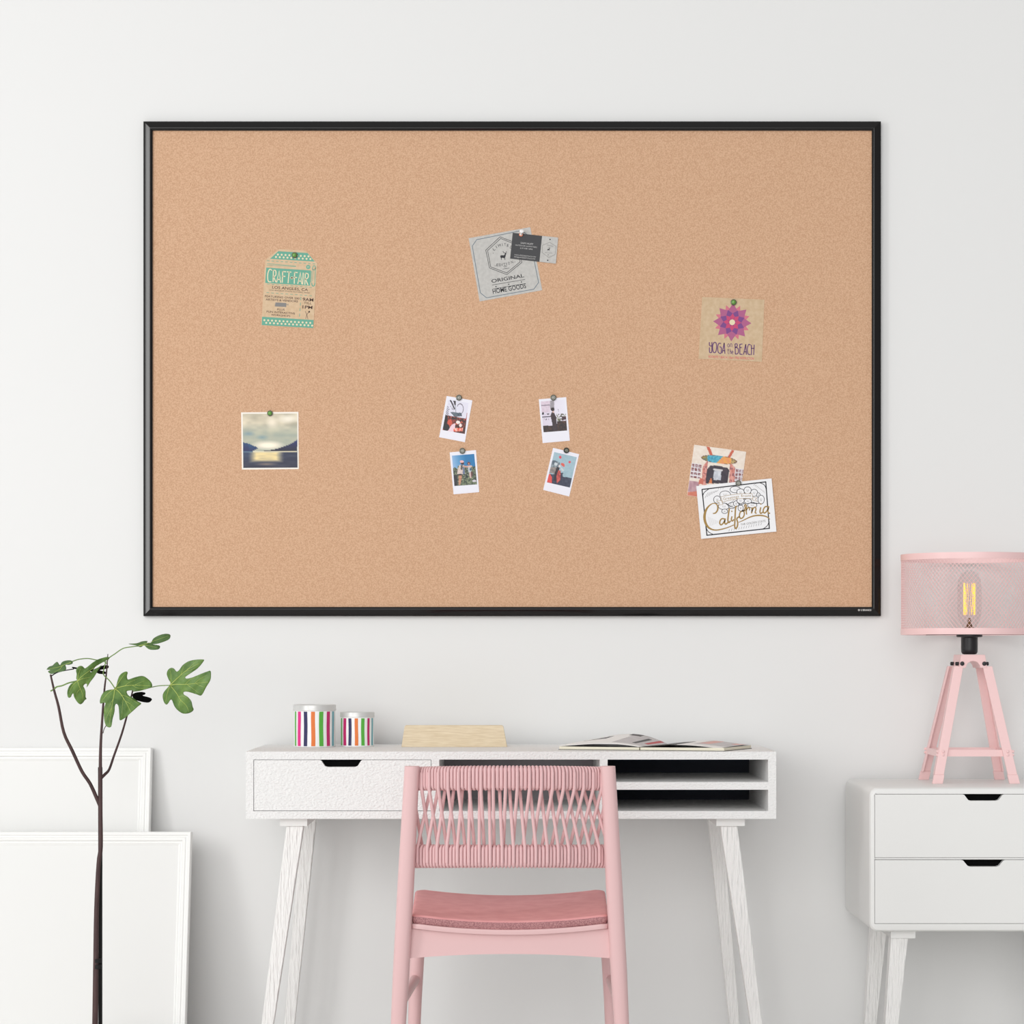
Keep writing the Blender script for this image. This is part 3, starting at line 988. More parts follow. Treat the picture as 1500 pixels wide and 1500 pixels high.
for st, w in (([(572, 782), (530, 775), (500, 805), (492, 850), (512, 876), (548, 850), (575, 800)], 17), ([(582, 772), (572, 840), (592, 864), (622, 838)], 17),
              ([(648, 606), (634, 700), (624, 800), (640, 838), (668, 812)], 18), ([(692, 738), (680, 790), (696, 814), (722, 788)], 16),
              ([(772, 572), (752, 590), (744, 680), (738, 820), (736, 905), (752, 936), (776, 905), (784, 840), (770, 776), (812, 742)], 18),
              ([(862, 650), (826, 672), (812, 730), (832, 772), (872, 752), (892, 700), (880, 652), (862, 650), (910, 640)], 16),
              ([(884, 640), (906, 600), (896, 560), (914, 545), (926, 575), (922, 640), (930, 708)], 15), ([(926, 640), (948, 600), (976, 604), (974, 640)], 14),
              ([(1012, 592), (1018, 640), (1008, 690)], 17), ([(1012, 660), (1040, 604), (1070, 590), (1080, 625), (1068, 676), (1092, 688)], 15),
              ([(1160, 590), (1146, 660), (1160, 690), (1190, 668)], 16), ([(1282, 582), (1236, 580), (1204, 620), (1200, 664), (1222, 684), (1258, 650), (1282, 600)], 16), ([(1290, 572), (1276, 650), (1290, 688), (1310, 684)], 16)):
    c.line(st, w * 1.3, G, 5, curve=True)
c.disc((688, 655), 12, G, 5, 10); c.disc((1160, 536), 12, G, 5, 10)
c.text('THE GOLDEN STATE', (835, 888), (1238, 826), 32, 'ink_grey', 4)
c.build('greetings_card', 'white card lettered California in gold script with black line flowers', 'card')

# ------------------------------------------------------------------ tacks
PG = 'tacks holding papers on the cork board'


def tack(x, y, r, kind, label, base_y):
    Y = base_y
    q = P(x, y, Y)
    r = r * (Y - CAM_Y) / F
    t = thing('thumb_tack', q, label, 'tack', PG)
    m = MB()
    m.lathe([(0.0006, -0.004), (0.0006, 0.0), (r * 0.75, 0.0), (r * 0.98, 0.0012), (r, 0.0025), (r * 0.95, 0.0036), (r * 0.78, 0.0042), (r * 0.70, 0.0036)], q, 28, axis='y')
    m.build('rim', M['pin_rim'] if kind != 'black' else M['pin_black'], t)
    m = MB()
    if kind == 'green':
        m.lathe([(r * 0.74, 0.0034), (r * 0.7, 0.0046), (r * 0.5, 0.0060), (r * 0.25, 0.0068), (0.00001, 0.0070)], q, 28, axis='y')
        m.build('glass_dome', M['pin_green'], t)
    else:
        m.lathe([(r * 0.72, 0.0034), (r * 0.62, 0.0040), (r * 0.42, 0.0036), (r * 0.36, 0.0044), (r * 0.18, 0.0048), (0.00001, 0.0046)], q, 28, axis='y')
        m.build('button_face', M['pin_grey'] if kind == 'grey' else M['pin_rim'], t)


FR = CY - 0.0007
tack(431.5, 374, 4.4, 'green', 'green tack holding the mint dotted kraft tag', FR)
tack(1074.5, 443, 4.5, 'green', 'green tack above the purple flower on the tan card', FR)
tack(395.5, 605.5, 4.2, 'green', 'green tack on the top edge of the lake photo', FR)
tack(672.3, 582.7, 4.4, 'grey', 'grey tack on the instant photo of the market crowd', FR)
tack(677.2, 660.6, 4.4, 'grey', 'grey tack on the instant photo of two women', FR)
tack(810.6, 582.6, 4.4, 'grey', 'grey tack on the instant photo of the dark-dressed person', FR)
tack(829.6, 659.9, 4.2, 'black', 'black tack on the instant photo with the red umbrella', FR)
tack(1081.5, 707.7, 4.3, 'grey', 'grey tack at the top of the gold lettered white card', CY - 0.0029)
q = P(763.2, 343.8, CY - 0.0019)
t = thing('push_pin', q, 'white push pin with copper collar in the dark business card', 'push pin', PG)
m = MB(); m.lathe([(0.0006, -0.004), (0.0006, 0.0), (0.0046, 0.0), (0.0050, 0.0010), (0.0046, 0.0022), (0.0028, 0.0024)], q, 28, axis='y'); m.build('collar', M['copper'], t)
m = MB()
d = Vector((0.10, -0.60, 0.42)).normalized()
a = q + Vector((0, -0.0022, 0))
m.tube([a, a + d * 0.004, a + d * 0.0045, a + d * 0.010, a + d * 0.0105, a + d * 0.0125, a + d * 0.0128], [0.0030, 0.0026, 0.0028, 0.0036, 0.0052, 0.0052, 0.0046], 20)
m.build('head', M['pin_white'], t)
# ------------------------------------------------------------------ desk
DF, DB = -0.50, -0.03            # front and back
ZT, ZB = 0.7597, 0.6058
a = P(360, 1101, DF); b = P(1137, 1101, DF)
DX0, DX1 = a.x, b.x
px = lambda x, Y=DF: (x - 750) * (Y - CAM_Y) / F
pz = lambda y, Y=DF: CAM_Z - (y - HOR) * (Y - CAM_Y) / F
desk = thing('writing_desk', ((DX0 + DX1) / 2, (DF + DB) / 2, 0), 'white writing desk with one drawer, open cubbies and slanted legs', 'desk')
WW = M['white_wood']
TP, BP = pz(1112.6), pz(1188.2)
m = MB(); m.box((DX0, DF, TP), (DX1, DB, ZT)); m.build('top_panel', WW, desk)
m = MB(); m.box((DX0, DF, ZB), (DX1, DB, BP)); m.build('bottom_panel', WW, desk)
for x0, x1 in ((DX0, px(371.3)), (px(1125.3), DX1)):
    m = MB(); m.box((x0, DF, BP), (x1, DB, TP)); m.build('side_panel', WW, desk)
for x0, x1 in ((px(631.8), px(643.3)), (px(878.6), px(890))):
    m = MB(); m.box((x0, DF, BP), (x1, DB, TP)); m.build('divider', WW, desk)
m = MB(); m.box((px(890), DF, pz(1156.8)), (px(1125.3), DB, pz(1145.6))); m.build('shelf', WW, desk)
m = MB(); m.box((px(643.3), DB - 0.012, BP), (px(878.6), DB - 0.001, TP)); o = m.build('back_panel', M['cubby_shade_grey'], desk); o['label'] = 'back of the middle cubby with its shade painted in grey'
m = MB(); m.box((px(890), DB - 0.012, pz(1145.6)), (px(1125.3), DB - 0.001, TP)); o = m.build('back_panel', M['cubby_shade_dark'], desk); o['label'] = 'back of the upper right cubby with its shade painted in near-black'
m = MB(); m.box((px(890), DB - 0.012, BP), (px(1125.3), DB - 0.001, pz(1156.8))); o = m.build('back_panel', M['cubby_shade_dark'], desk); o['label'] = 'back of the lower right cubby with its shade painted in near-black'


def drawer(parent, x0, x1, z0, z1, Y, notch, depth, material, gap=0.0012):
    """front panel with a trapezoid finger notch at its top edge: notch = (xl, xr, xl2, xr2, depth)"""
    x0 += gap; x1 -= gap; z0 += gap; z1 -= gap
    xl, xr, xl2, xr2, dz = notch
    rc = 0.004
    poly = [(x0, z0), (x1, z0), (x1, z1), (xr, z1), (xr - (xr - xr2) * 0.25, z1 - dz * 0.1), (xr2 + (xr - xr2) * 0.15, z1 - dz * 0.86), (xr2 - rc, z1 - dz), (xl2 + rc, z1 - dz), (xl2 - (xl2 - xl) * 0.15, z1 - dz * 0.86), (xl + (xl2 - xl) * 0.25, z1 - dz * 0.1), (xl, z1), (x0, z1)]
    m = MB()
    m.prism_y(poly, Y + 0.001, Y + 0.018)
    # box behind the front
    m.box((x0 + 0.01, Y + 0.03, z0 + 0.01), (x1 - 0.01, Y + depth, z0 + 0.018))
    m.box((x0 + 0.01, Y + 0.03, z0 + 0.018), (x0 + 0.02, Y + depth, z1 - 0.03))
    m.box((x1 - 0.02, Y + 0.03, z0 + 0.018), (x1 - 0.01, Y + depth, z1 - 0.03))
    d = m.build('drawer', material, parent)
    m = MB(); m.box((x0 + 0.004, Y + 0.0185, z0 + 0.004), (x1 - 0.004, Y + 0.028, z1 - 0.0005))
    o = m.build('notch_shade_panel', M['notch_shade'], d)  # dark panel behind the front, painted as the notch's shade
    o['label'] = 'black panel painted as the shade inside the cut-out finger notch'
    return d


drawer(desk, px(371.3), px(631.8), BP, TP, DF, (px(468.5), px(531), px(477), px(522.5), pz(1112.6) - pz(1122.8)), 0.40, WW)
for s in (-1, 1):
    m = MB()
    xa, xb = (px(410, -.48), px(450, -.48)) if s < 0 else (px(1049.5, -.48), px(1091, -.48))
    m.box((xa, -0.48, pz(1210, -.48)), (xb, -0.06, ZB)); m.build('leg_rail', M['white_soft'], desk)
LT = pz(1210, -.48)


def leg(parent, xt, wt, xb, wb, yf, dt, db, zt, material, name='leg'):
    m = MB()
    m.hexa([(xb - wb / 2, yf + (dt - db) / 2, 0.0), (xb + wb / 2, yf + (dt - db) / 2, 0.0), (xb + wb / 2, yf + (dt + db) / 2, 0.0), (xb - wb / 2, yf + (dt + db) / 2, 0.0)],
           [(xt - wt / 2, yf, zt), (xt + wt / 2, yf, zt), (xt + wt / 2, yf + dt, zt), (xt - wt / 2, yf + dt, zt)])
    return m.build(name, material, parent, bevel=0.0015)


for s in (-1, 1):
    leg(desk, s * 0.4990, 0.0390, s * 0.581, 0.024, -0.474, 0.036, 0.026, LT, M['white_grain'])
    leg(desk, s * 0.4960, 0.0345, s * 0.553, 0.024, -0.105, 0.036, 0.026, LT, M['white_grain'])

# ------------------------------------------------------------------ tins
TG = 'striped tins on the desk'


def tin(cx, Y, r, h, lid_h, stripes, zlo, zhi, label):
    c = Vector(((cx - 750) * (Y - CAM_Y) / F, Y, ZT))
    t = thing('storage_tin', c, label, 'tin', TG)
    m = MB()
    m.lathe([(r * 0.97, 0.0), (r * 1.0, 0.0012), (r * 1.0, 0.002), (r * 0.985, 0.0026), (r * 0.985, h - lid_h), (r * 0.97, h - lid_h + 0.003)], c, 64)
    for k in range(2):
        for u0, u1, mi in stripes:
            a0, a1 = math.asin(max(-1, u0)), math.asin(min(1, u1))
            n = 6
            for i in range(n):
                b0, b1 = a0 + (a1 - a0) * i / n, a0 + (a1 - a0) * (i + 1) / n
                b0 += k * PI; b1 += k * PI
                rr = r * 0.985 + 0.0003
                steps = 5
                for j in range(steps):
                    def pt(b, jj):
                        f = jj / steps
                        w = 0.010 * math.sin(5 * f + mi * 1.7)
                        return c + Vector((rr * math.sin(b + w), -rr * math.cos(b + w), zlo + (zhi - zlo) * f))
                    m.face([pt(b0, j), pt(b1, j), pt(b1, j + 1), pt(b0, j + 1)], mi)
    m.build('body', [M['tin_white'], M['t_green'], M['t_pink'], M['t_navy'], M['t_orange'], M['t_magenta'], M['t_teal']], t, angle=50)
    m = MB()
    m.lathe([(r * 0.99, h - lid_h - 0.001), (r * 1.03, h - lid_h), (r * 1.03, h - lid_h + 0.002), (r * 1.015, h - lid_h + 0.0035), (r * 1.015, h - 0.0012), (r * 1.0, h), (r * 0.9, h), (r * 0.88, h - 0.0015), (0.00001, h - 0.0015)], c, 64)
    m.build('lid', M['tin_lid'], t, angle=30)


S1 = [((x0 - 437) / 336, (x1 - 437) / 336, k) for x0, x1, k in ((128, 155, 1), (183, 235, 2), (287, 345, 3), (407, 472, 4), (535, 600, 1), (652, 700, 5), (730, 757, 6))]
S2 = [((x0 - 1105) / 268, (x1 - 1105) / 268, k) for x0, x1, k in ((848, 872, 1), (893, 940, 5), (978, 1028, 3), (1080, 1135, 4), (1183, 1235, 1), (1278, 1312, 5), (1340, 1362, 6))]
tin(460.9, -0.19, 0.0506, 0.1015, 0.0135, S1, 0.0028, 0.0855, 'taller of the two striped tins with grey lids on the desk')
tin(523.4, -0.16, 0.0408, 0.0830, 0.0115, S2, 0.0028, 0.0685, 'shorter striped tin beside the taller one, nearer the wooden block')

# ------------------------------------------------------------------ oak block
Y = -0.21
m = MB()
zc = ZT
yy = lambda y: CAM_Z - (y - HOR) * (Y - CAM_Y) / F
poly = [(px(588, Y), zc), (px(743, Y), zc), (px(737.5, Y), yy(1064.5)), (px(735.5, Y), yy(1062.3)), (px(594.5, Y), yy(1062.3)), (px(592.6, Y), yy(1064.2))]
m.prism_y(poly, Y, Y + 0.012)
m.prism_y([(px(590, Y), zc), (px(741, Y), zc), (px(741, Y), zc + 0.010), (px(590, Y), zc + 0.010)], Y + 0.012, Y + 0.10)
tag(m.build('wooden_stand', M['oak'], origin=(px(665, Y), Y + 0.05, zc), bevel=0.001), 'pale oak stand with a sloping-sided front panel on the desk', 'stand')

# ------------------------------------------------------------------ magazine
A0 = Vector((0.1105, -0.385, ZT)); A1 = Vector((0.4868, -0.485, ZT)); D = Vector((0.078, 0.168, 0))
SP = 0.492
mag = thing('magazine', tuple((A0 + A1) / 2 + D / 2), 'open magazine with cream page edges lying on the right of the desk', 'magazine')


def MG(u, v, h):
    return A0 + (A1 - A0) * u + D * v + Vector((0, 0, h))


m = MB()
m.hexa([MG(-0.004, -0.008, 0), MG(1.004, -0.008, 0), MG(1.004, 1.008, 0), MG(-0.004, 1.008, 0)], [MG(-0.004, -0.008, 0.0012), MG(1.004, -0.008, 0.0012), MG(1.004, 1.008, 0.0012), MG(-0.004, 1.008, 0.0012)])
m.build('cover', M['mag_black'], mag)


def block(u0, u1, h0, h1, top, label):
    m = MB(); n = 10
    for i in range(n):
        a, b = u0 + (u1 - u0) * i / n, u0 + (u1 - u0) * (i + 1) / n
        ha, hb = h0 + (h1 - h0) * (i / n) ** 0.7, h0 + (h1 - h0) * ((i + 1) / n) ** 0.7
        for v0, v1 in ((0, 1),):
            m.face([MG(a, 0, 0.0012), MG(b, 0, 0.0012), MG(b, 0, hb), MG(a, 0, ha)], 0)
            m.face([MG(a, 1, 0.0012), MG(b, 1, 0.0012), MG(b, 1, hb), MG(a, 1, ha)], 0)
            m.face([MG(a, 0, ha), MG(b, 0, hb), MG(b, 1, hb), MG(a, 1, ha)], 1)
            m.face([MG(a, 0, 0.0012), MG(b, 0, 0.0012), MG(b, 1, 0.0012), MG(a, 1, 0.0012)], 0)
    for u, h in ((u0, h0), (u1, h1)):
        m.face([MG(u, 0, 0.0012), MG(u, 1, 0.0012), MG(u, 1, h), MG(u, 0, h)], 0)
    o = m.build('page_block', [M['mag_cream'], top], mag)
    o['label'] = label


block(0.0, SP - 0.004, 0.0078, 0.0072, M['mag_dark'], 'left pages with cream edges')
block(SP + 0.004, 1.0, 0.0072, 0.0080, M['mag_black'], 'right pages with cream edges')


def sheet(u_sp, u_end, prof, paint, name_label, nu=40, nv=14, v0=0.0):
    """a lifted page: prof(t, v) height from the spine (t=0) to its free edge (t=1)"""
    m = MB()
    pts = []
    for j in range(nv + 1):
        for i in range(nu + 1):
            t, v = i / nu, v0 + (1 - v0) * j / nv
            pts.append(MG(u_sp + (u_end - u_sp) * t, v, prof(t, v)))
    b = len(m.v); m.v += pts
    for j in range(nv):
        for i in range(nu):
            q = j * (nu + 1) + i
            m.f.append((b + q, b + q + 1, b + q + nu + 2, b + q + nu + 1)); m.m.append(paint((i + 0.5) / nu, v0 + (1 - v0) * (j + 0.5) / nv))
    o = m.build('lifted_page', [M['mag_white'], M['mag_grey'], M['mag_black'], M['mag_red'], M['mag_pinkish'], M['mag_dark']], mag, angle=80)
    md = o.modifiers.new('thickness', 'SOLIDIFY'); md.thickness = 0.0004
    o['label'] = name_label


def pl(t, v):
    s = math.sin(min(1.0, t / 0.42) * PI / 2) if t < 0.42 else max(0.0, math.cos((t - 0.42) / 0.58 * PI / 2)) ** 1.2
    near_h = 0.0085 + 0.0075 * s * (1 - 0.3 * t) + 0.001 * t
    far_h = 0.0085 + 0.0195 * s + 0.0100 * t
    return near_h + (far_h - near_h) * v


def pal(t, v):
    if t > 0.62 and 0.55 < v < 0.9 - (t - 0.62): return 2
    if 0.30 < t < 0.45 and v > 0.85: return 5
    if t < 0.40:
        if 0.16 < t < 0.20 and 0.25 < v < 0.85: return 2
        if 0.05 < t < 0.10 and v > 0.4: return 3
        return 1 if v > 0.12 else 0
    return 0


sheet(SP - 0.002, -0.005, pl, pal, 'left page arched upward, white with grey print')


def pr(t, v):
    s = math.sin(PI * min(1, t / 0.9)) if t < 0.9 else 0
    near_h = 0.0085 + 0.0060 * s
    far_h = 0.0085 + 0.0090 * s + 0.002 * t
    return near_h + (far_h - near_h) * v


def par(t, v):
    if t < 0.46: return 2 if v < 0.75 else 0
    if t < 0.55: return 0
    if 0.58 < t < 0.7 and v > 0.45: return 4
    if t > 0.8 and 0.3 < v < 0.75: return 1
    if 0.85 < t < 0.97 and v > 0.8: return 4
    return 0 if v < 0.3 else 1


sheet(SP + 0.002, 0.985, pr, par, 'right page with rose and grey print')

# ------------------------------------------------------------------ chair
CH_Y = -0.95
CXP = 747.0                        # image column of the chair's middle
chair = thing('side_chair', (px(CXP, CH_Y), -0.75, 0), 'pink wooden chair with a corded back and rose seat in front of the desk', 'chair')
PK = M['pink']
Ytop, Yflo = -0.985, -0.925


def post_y(z):
    return Yflo + (Ytop - Yflo) * z / 0.748


zt = 0.748
for s in (-1, 1):
    m = MB()
    path, rad = [], []
    for i in range(13):
        z = zt * i / 12
        half = 0.2050 + (zt - z) * 0.0560
        path.append((px(CXP, CH_Y) + s * half, post_y(z), z))
        rad.append(0.0135 + 0.0040 * min(1, i / 5) - 0.0018 * max(0, (i - 8) / 4))
    # softly squared section: a 16-gon superellipse
    n = 20
    verts = []
    for p, r in zip(path, rad):
        for j in range(n):
            a = 2 * PI * j / n
            ca, sa = math.cos(a), math.sin(a)
            verts.append((p[0] + r * abs(ca) ** 0.75 * (1 if ca > 0 else -1), p[1] + 1.1 * r * abs(sa) ** 0.75 * (1 if sa > 0 else -1), p[2]))
    k = len(path)
    m.add(verts, [(i * n + j, i * n + (j + 1) % n, (i + 1) * n + (j + 1) % n, (i + 1) * n + j) for i in range(k - 1) for j in range(n)] + [tuple(range(n)), tuple(range((k - 1) * n, k * n))])
    m.build('leg', PK, chair, angle=50)
    # front leg
    m = MB()
    xt = px(750 + (612 - 750), -.53) if s < 0 else px(890.5, -.53)
    xb = xt - s * -0.012
    m.tube([(xb, -0.53, 0.0), (xt + s * 0.006, -0.53, 0.2), (xt, -0.53, 0.335), (xt - s * 0.001, -0.53, 0.404)], [0.0125, 0.0155, 0.0175, 0.0175], 18)
    m.build('leg', PK, chair, angle=50)
    # side stretcher and side rail
    m = MB()
    zs = 0.243
    xbk = px(CXP, CH_Y) + s * (0.2050 + (zt - zs) * 0.056)
    m.tube([(xbk, post_y(zs), zs), (xt + s * 0.006, -0.53, zs)], 0.0115, 14)
    m.build('stretcher', PK, chair)
    m = MB()
    xr = px(CXP, CH_Y) + s * (0.2050 + (zt - 0.38) * 0.056)
    m.hexa([(xr - 0.010, post_y(.36), 0.352), (xr + 0.010, post_y(.36), 0.352), (xt + 0.010, -0.53, 0.352), (xt - 0.010, -0.53, 0.352)],
           [(xr - 0.010, post_y(.36), 0.394), (xr + 0.010, post_y(.36), 0.394), (xt + 0.010, -0.53, 0.394), (xt - 0.010, -0.53, 0.394)])
    m.build('side_rail', PK, chair)

# corded back: two rails wrapped in cord, and the cords stretched between
RB = -0.962                        # rail ends
HX = 0.2045
CX = px(CXP, CH_Y)


def rail_y(x, low):
    t = (x - CX) / HX
    return (RB + 0.012 if low else RB - 0.006) - 0.050 * (1 - t * t) + 0.006


def rail_dir(x, low):
    t = (x - CX) / HX
    d = Vector((1, 0.050 * 2 * t / HX, 0))
    return d.normalized()


RZ = {}


def rz(x, low):
    """(bottom, top) of the wrapped rail"""
    Y = rail_y(x, low)
    t = (x - CX) / HX
    if low: return pz(1271.6, Y), pz(1236.8, Y)
    return pz(1158.2, Y), pz(1123.2 - 2.2 * (1 - t * t), Y)


R_C = 0.0036
TF = [(235, 275), (345, 380), (435, 480), (545, 590), (660, 705), (785, 825), (915, 940), (1050, 1065), (1195, 1190), (1340, 1310), (1478, 1430), (1623, 1555), (1763, 1680), (1893, 1795), (2023, 1915), (2153, 2035), (2263, 2150), (2378, 2265), (2478, 2370), (2563, 2470)]
BF = [(290, 390), (410, 485), (525, 575), (645, 685), (770, 795), (905, 888), (1030, 1010), (1160, 1130), (1300, 1260), (1434, 1385), (1568, 1513), (1698, 1643), (1833, 1778), (1963, 1890), (2088, 1985), (2218, 2103), (2338, 2213), (2453, 2318), (2563, 2418)]
zx = lambda z, Y: px(580 + z / 8.3333, Y)
TH = 0.0125                        # half thickness of the wrapped rail


def loop(m, x, low, r=R_C, th=TH):
    Y = rail_y(x, low); lo, hi = rz(x, low); lo += r; hi -= r
    d = rail_dir(x, low); nrm = Vector((-d.y, d.x, 0))
    c = []
    rr = min(th, (hi - lo) / 2) * 0.75
    for qx, qz, a0 in ((th - rr, hi - rr, 0), (-(th - rr), hi - rr, 1), (-(th - rr), lo + rr, 2), (th - rr, lo + rr, 3)):
        for k in range(4):
            a = (a0 + k / 3) * PI / 2
            c.append(Vector((x, Y, 0)) + nrm * (qx + rr * math.cos(a)) + Vector((0, 0, qz + rr * math.sin(a))))
    m.tube(c, r, 8, closed=True)


for low in (False, True):
    m = MB()
    # the wooden rail inside
    n = 24
    for i in range(n):
        x0, x1 = CX - HX - 0.006 + (2 * HX + 0.012) * i / n, CX - HX - 0.006 + (2 * HX + 0.012) * (i + 1) / n
        ds = []
        for x in (x0, x1):
            xc = max(CX - HX, min(CX + HX, x))
            Y = rail_y(xc, low); lo, hi = rz(xc, low)
            ds.append([(x, Y - TH + 0.002, lo + 0.006), (x, Y + TH - 0.002, lo + 0.006), (x, Y + TH - 0.002, hi - 0.006), (x, Y - TH + 0.002, hi - 0.006)])
        m.add(ds[0] + ds[1], [(0, 1, 5, 4), (1, 2, 6, 5), (2, 3, 7, 6), (3, 0, 4, 7)] + ([(3, 2, 1, 0)] if i == 0 else []) + ([(4, 5, 6, 7)] if i == n - 1 else []))
    anchors = sorted([q[0] for q in (BF if low else TF)])
    ext = [anchors[0] - (68 if low else 0)] + anchors + ([anchors[-1] + 62] if low else [])
    Y0 = RB - 0.03
    xs = []
    for a_, b_ in zip(ext[:-1], ext[1:]):
        xs += [a_ + (b_ - a_) / 3, a_ + 2 * (b_ - a_) / 3]
    if low:
        xs += [ext[0], ext[-1]]
    else:
        xs += [ext[-1] + 40, ext[0] - 34]
    allz = sorted(set(xs) | set(anchors))
    for i, z in enumerate(allz):
        gaps = [abs(allz[j] - z) for j in (i - 1, i + 1) if 0 <= j < len(allz)]
        x = max(CX - HX, min(CX + HX, zx(z, -0.985)))
        r_ = min(0.0037, max(0.0026, 0.47 * (zx(sum(gaps) / len(gaps), -0.985) - zx(0, -0.985))))
        loop(m, x, low, r_, TH + (0.0005 if z in anchors else 0))
    o = m.build('wrapped_rail', M['cord'], chair, angle=60)
    o['label'] = 'lower back rail wrapped in cord' if low else 'upper back rail wrapped in cord'


def strand(xt, xb, top_front):
    sg = -1 if top_front else 1
    Yt, Yb = rail_y(xt, False), rail_y(xb, True)
    lt, ht = rz(xt, False); lb, hb = rz(xb, True)
    e = TH + 0.0016
    nt = rail_dir(xt, False); nt = Vector((-nt.y, nt.x, 0)); nb = rail_dir(xb, True); nb = Vector((-nb.y, nb.x, 0))
    T = Vector((xt, Yt, 0)) + nt * sg * e
    B = Vector((xb, Yb, 0)) - nb * sg * e
    pts = [T + Vector((0, 0, ht - 0.012)), T + Vector((0, 0, lt + 0.006)), B + Vector((0, 0, hb - 0.006)), B + Vector((0, 0, lb + 0.012))]
    m = MB()
    m.tube([pts[0], pts[1]] + [pts[1] + (pts[2] - pts[1]) * t for t in (0.15, 0.5, 0.85)] + [pts[2], pts[3]], R_C * 1.05, 8)
    m.build('cord', M['cord'], chair, angle=60)


for a_, b_ in TF:
    strand(zx(a_, -0.985), zx(b_, -0.985), True)
for b_, a_ in BF:
    strand(zx(a_, -0.985), zx(b_, -0.985), False)

# seat
SN, SF_ = -0.965, -0.515


def seat_surf(u, v):
    """u -1..1 across, v 0 near .. 1 far: top of the seat"""
    Y = SN + (SF_ - SN) * v
    half = 0.2075 + 0.0095 * v
    rc = 0.016
    dv = min(v, 1 - v) * (SF_ - SN)
    if dv < rc: half -= rc - math.sqrt(max(0.0, rc * rc - (rc - dv) ** 2))
    x = CX + half * u
    ze = pz(1340.5, SN) + (pz(1303, SF_) - pz(1340.5, SN)) * v
    zm = pz(1349.0, SN) + (pz(1311, SF_) - pz(1349.0, SN)) * v
    return Vector((x, Y, zm + (ze - zm) * u * u))


def slab(m, top_off, bot_off, inset, mats_top, mats_side, rnd=0.006, nu=32, nv=30):
    def pt(u, v, off, ins):
        v = 0.5 - 0.5 * math.cos(PI * v)
        q = seat_surf(u, v)
        # inset towards the middle for the rounded edge
        q.x -= u * ins
        q.y += (0.5 - v) * 2 * ins
        q.z += off
        return q
    rows = []
    # rings from the top middle to the bottom
    def grid(off, ins):
        return [[pt(-1 + 2 * i / nu, j / nv, off, ins) for i in range(nu + 1)] for j in range(nv + 1)]
    top, bot = grid(top_off, inset + rnd), grid(bot_off, inset + rnd * 0.35)
    for g, mi in ((top, mats_top), (bot, mats_side)):
        b = len(m.v); m.v += [p for r in g for p in r]
        for j in range(nv):
            for i in range(nu):
                q = b + j * (nu + 1) + i
                m.f.append((q, q + 1, q + nu + 2, q + nu + 1)); m.m.append(mi)
    ring = [(j, i) for j, i in [(0, i) for i in range(nu)] + [(j, nu) for j in range(nv)] + [(nv, i) for i in range(nu, 0, -1)] + [(j, 0) for j in range(nv, 0, -1)]]
    levels = []
    for k in range(7):
        f = k / 6
        a = f * PI / 2
        if k < 4:
            a = k / 3 * PI / 2
            off = top_off - rnd * (1 - math.cos(a)); ins = inset + rnd * (1 - math.sin(a))
        else:
            f = (k - 3) / 3
            off = top_off - rnd + (bot_off - top_off + rnd) * f; ins = inset + rnd * 0.35 * (f if f > 0.6 else 0)
        levels.append([pt(-1 + 2 * i / nu, j / nv, off, ins) for j, i in ring])
    n = len(ring)
    b = len(m.v)
    for L in levels: m.v += L
    for k in range(6):
        for i in range(n):
            m.f.append((b + k * n + i, b + k * n + (i + 1) % n, b + (k + 1) * n + (i + 1) % n, b + (k + 1) * n + i))
            m.m.append(mats_top if k < 2 else mats_side)


m = MB()
slab(m, 0.0, -0.0185, 0.0, 0, 1, 0.0075)
m.build('seat_cushion', [M['cushion'], M['cushion_band']], chair, angle=60)
m = MB()
slab(m, -0.0186, -0.0290, -0.0010, 0, 0, 0.002)
m.build('seat_shell', PK, chair, angle=50)
# back apron under the seat
m = MB()
AY = -0.952
n = 24
top, bot = [], []
for i in range(n + 1):
    u = -1 + 2 * i / n
    x = CX + u * 0.213
    top.append((x, seat_surf(u, 0).z - 0.0292))
    bot.append((x, pz(1397.5, AY) + (pz(1403.8, AY) - pz(1397.5, AY)) * u * u))
m.prism_y(bot + top[::-1], AY, AY + 0.022)
m.build('back_apron', PK, chair, angle=40)
m = MB()
m.box((CX - 0.2, -0.542, 0.352), (CX + 0.2, -0.52, 0.392))
m.build('front_apron', PK, chair)

# ------------------------------------------------------------------ drawer cabinet
CF, CB = -0.45, -0.03
cx0 = px(1273.5, CF); cx1 = cx0 + 0.527
cz1 = pz(1153.5, CF); cz0 = pz(1365, CF)
cab = thing('drawer_cabinet', ((cx0 + cx1) / 2, (CF + CB) / 2, 0), 'low white two-drawer cabinet with rounded edges on slanted legs', 'cabinet')


def rrect(x0, x1, z0, z1, r, k=6):
    out = []
    for cx_, cz_, a0 in ((x1 - r, z0 + r, -1), (x1 - r, z1 - r, 0), (x0 + r, z1 - r, 1), (x0 + r, z0 + r, 2)):
        for i in range(k + 1):
            a = (a0 + i / k) * PI / 2
            out.append((cx_ + r * math.cos(a), cz_ + r * math.sin(a)))
    return out


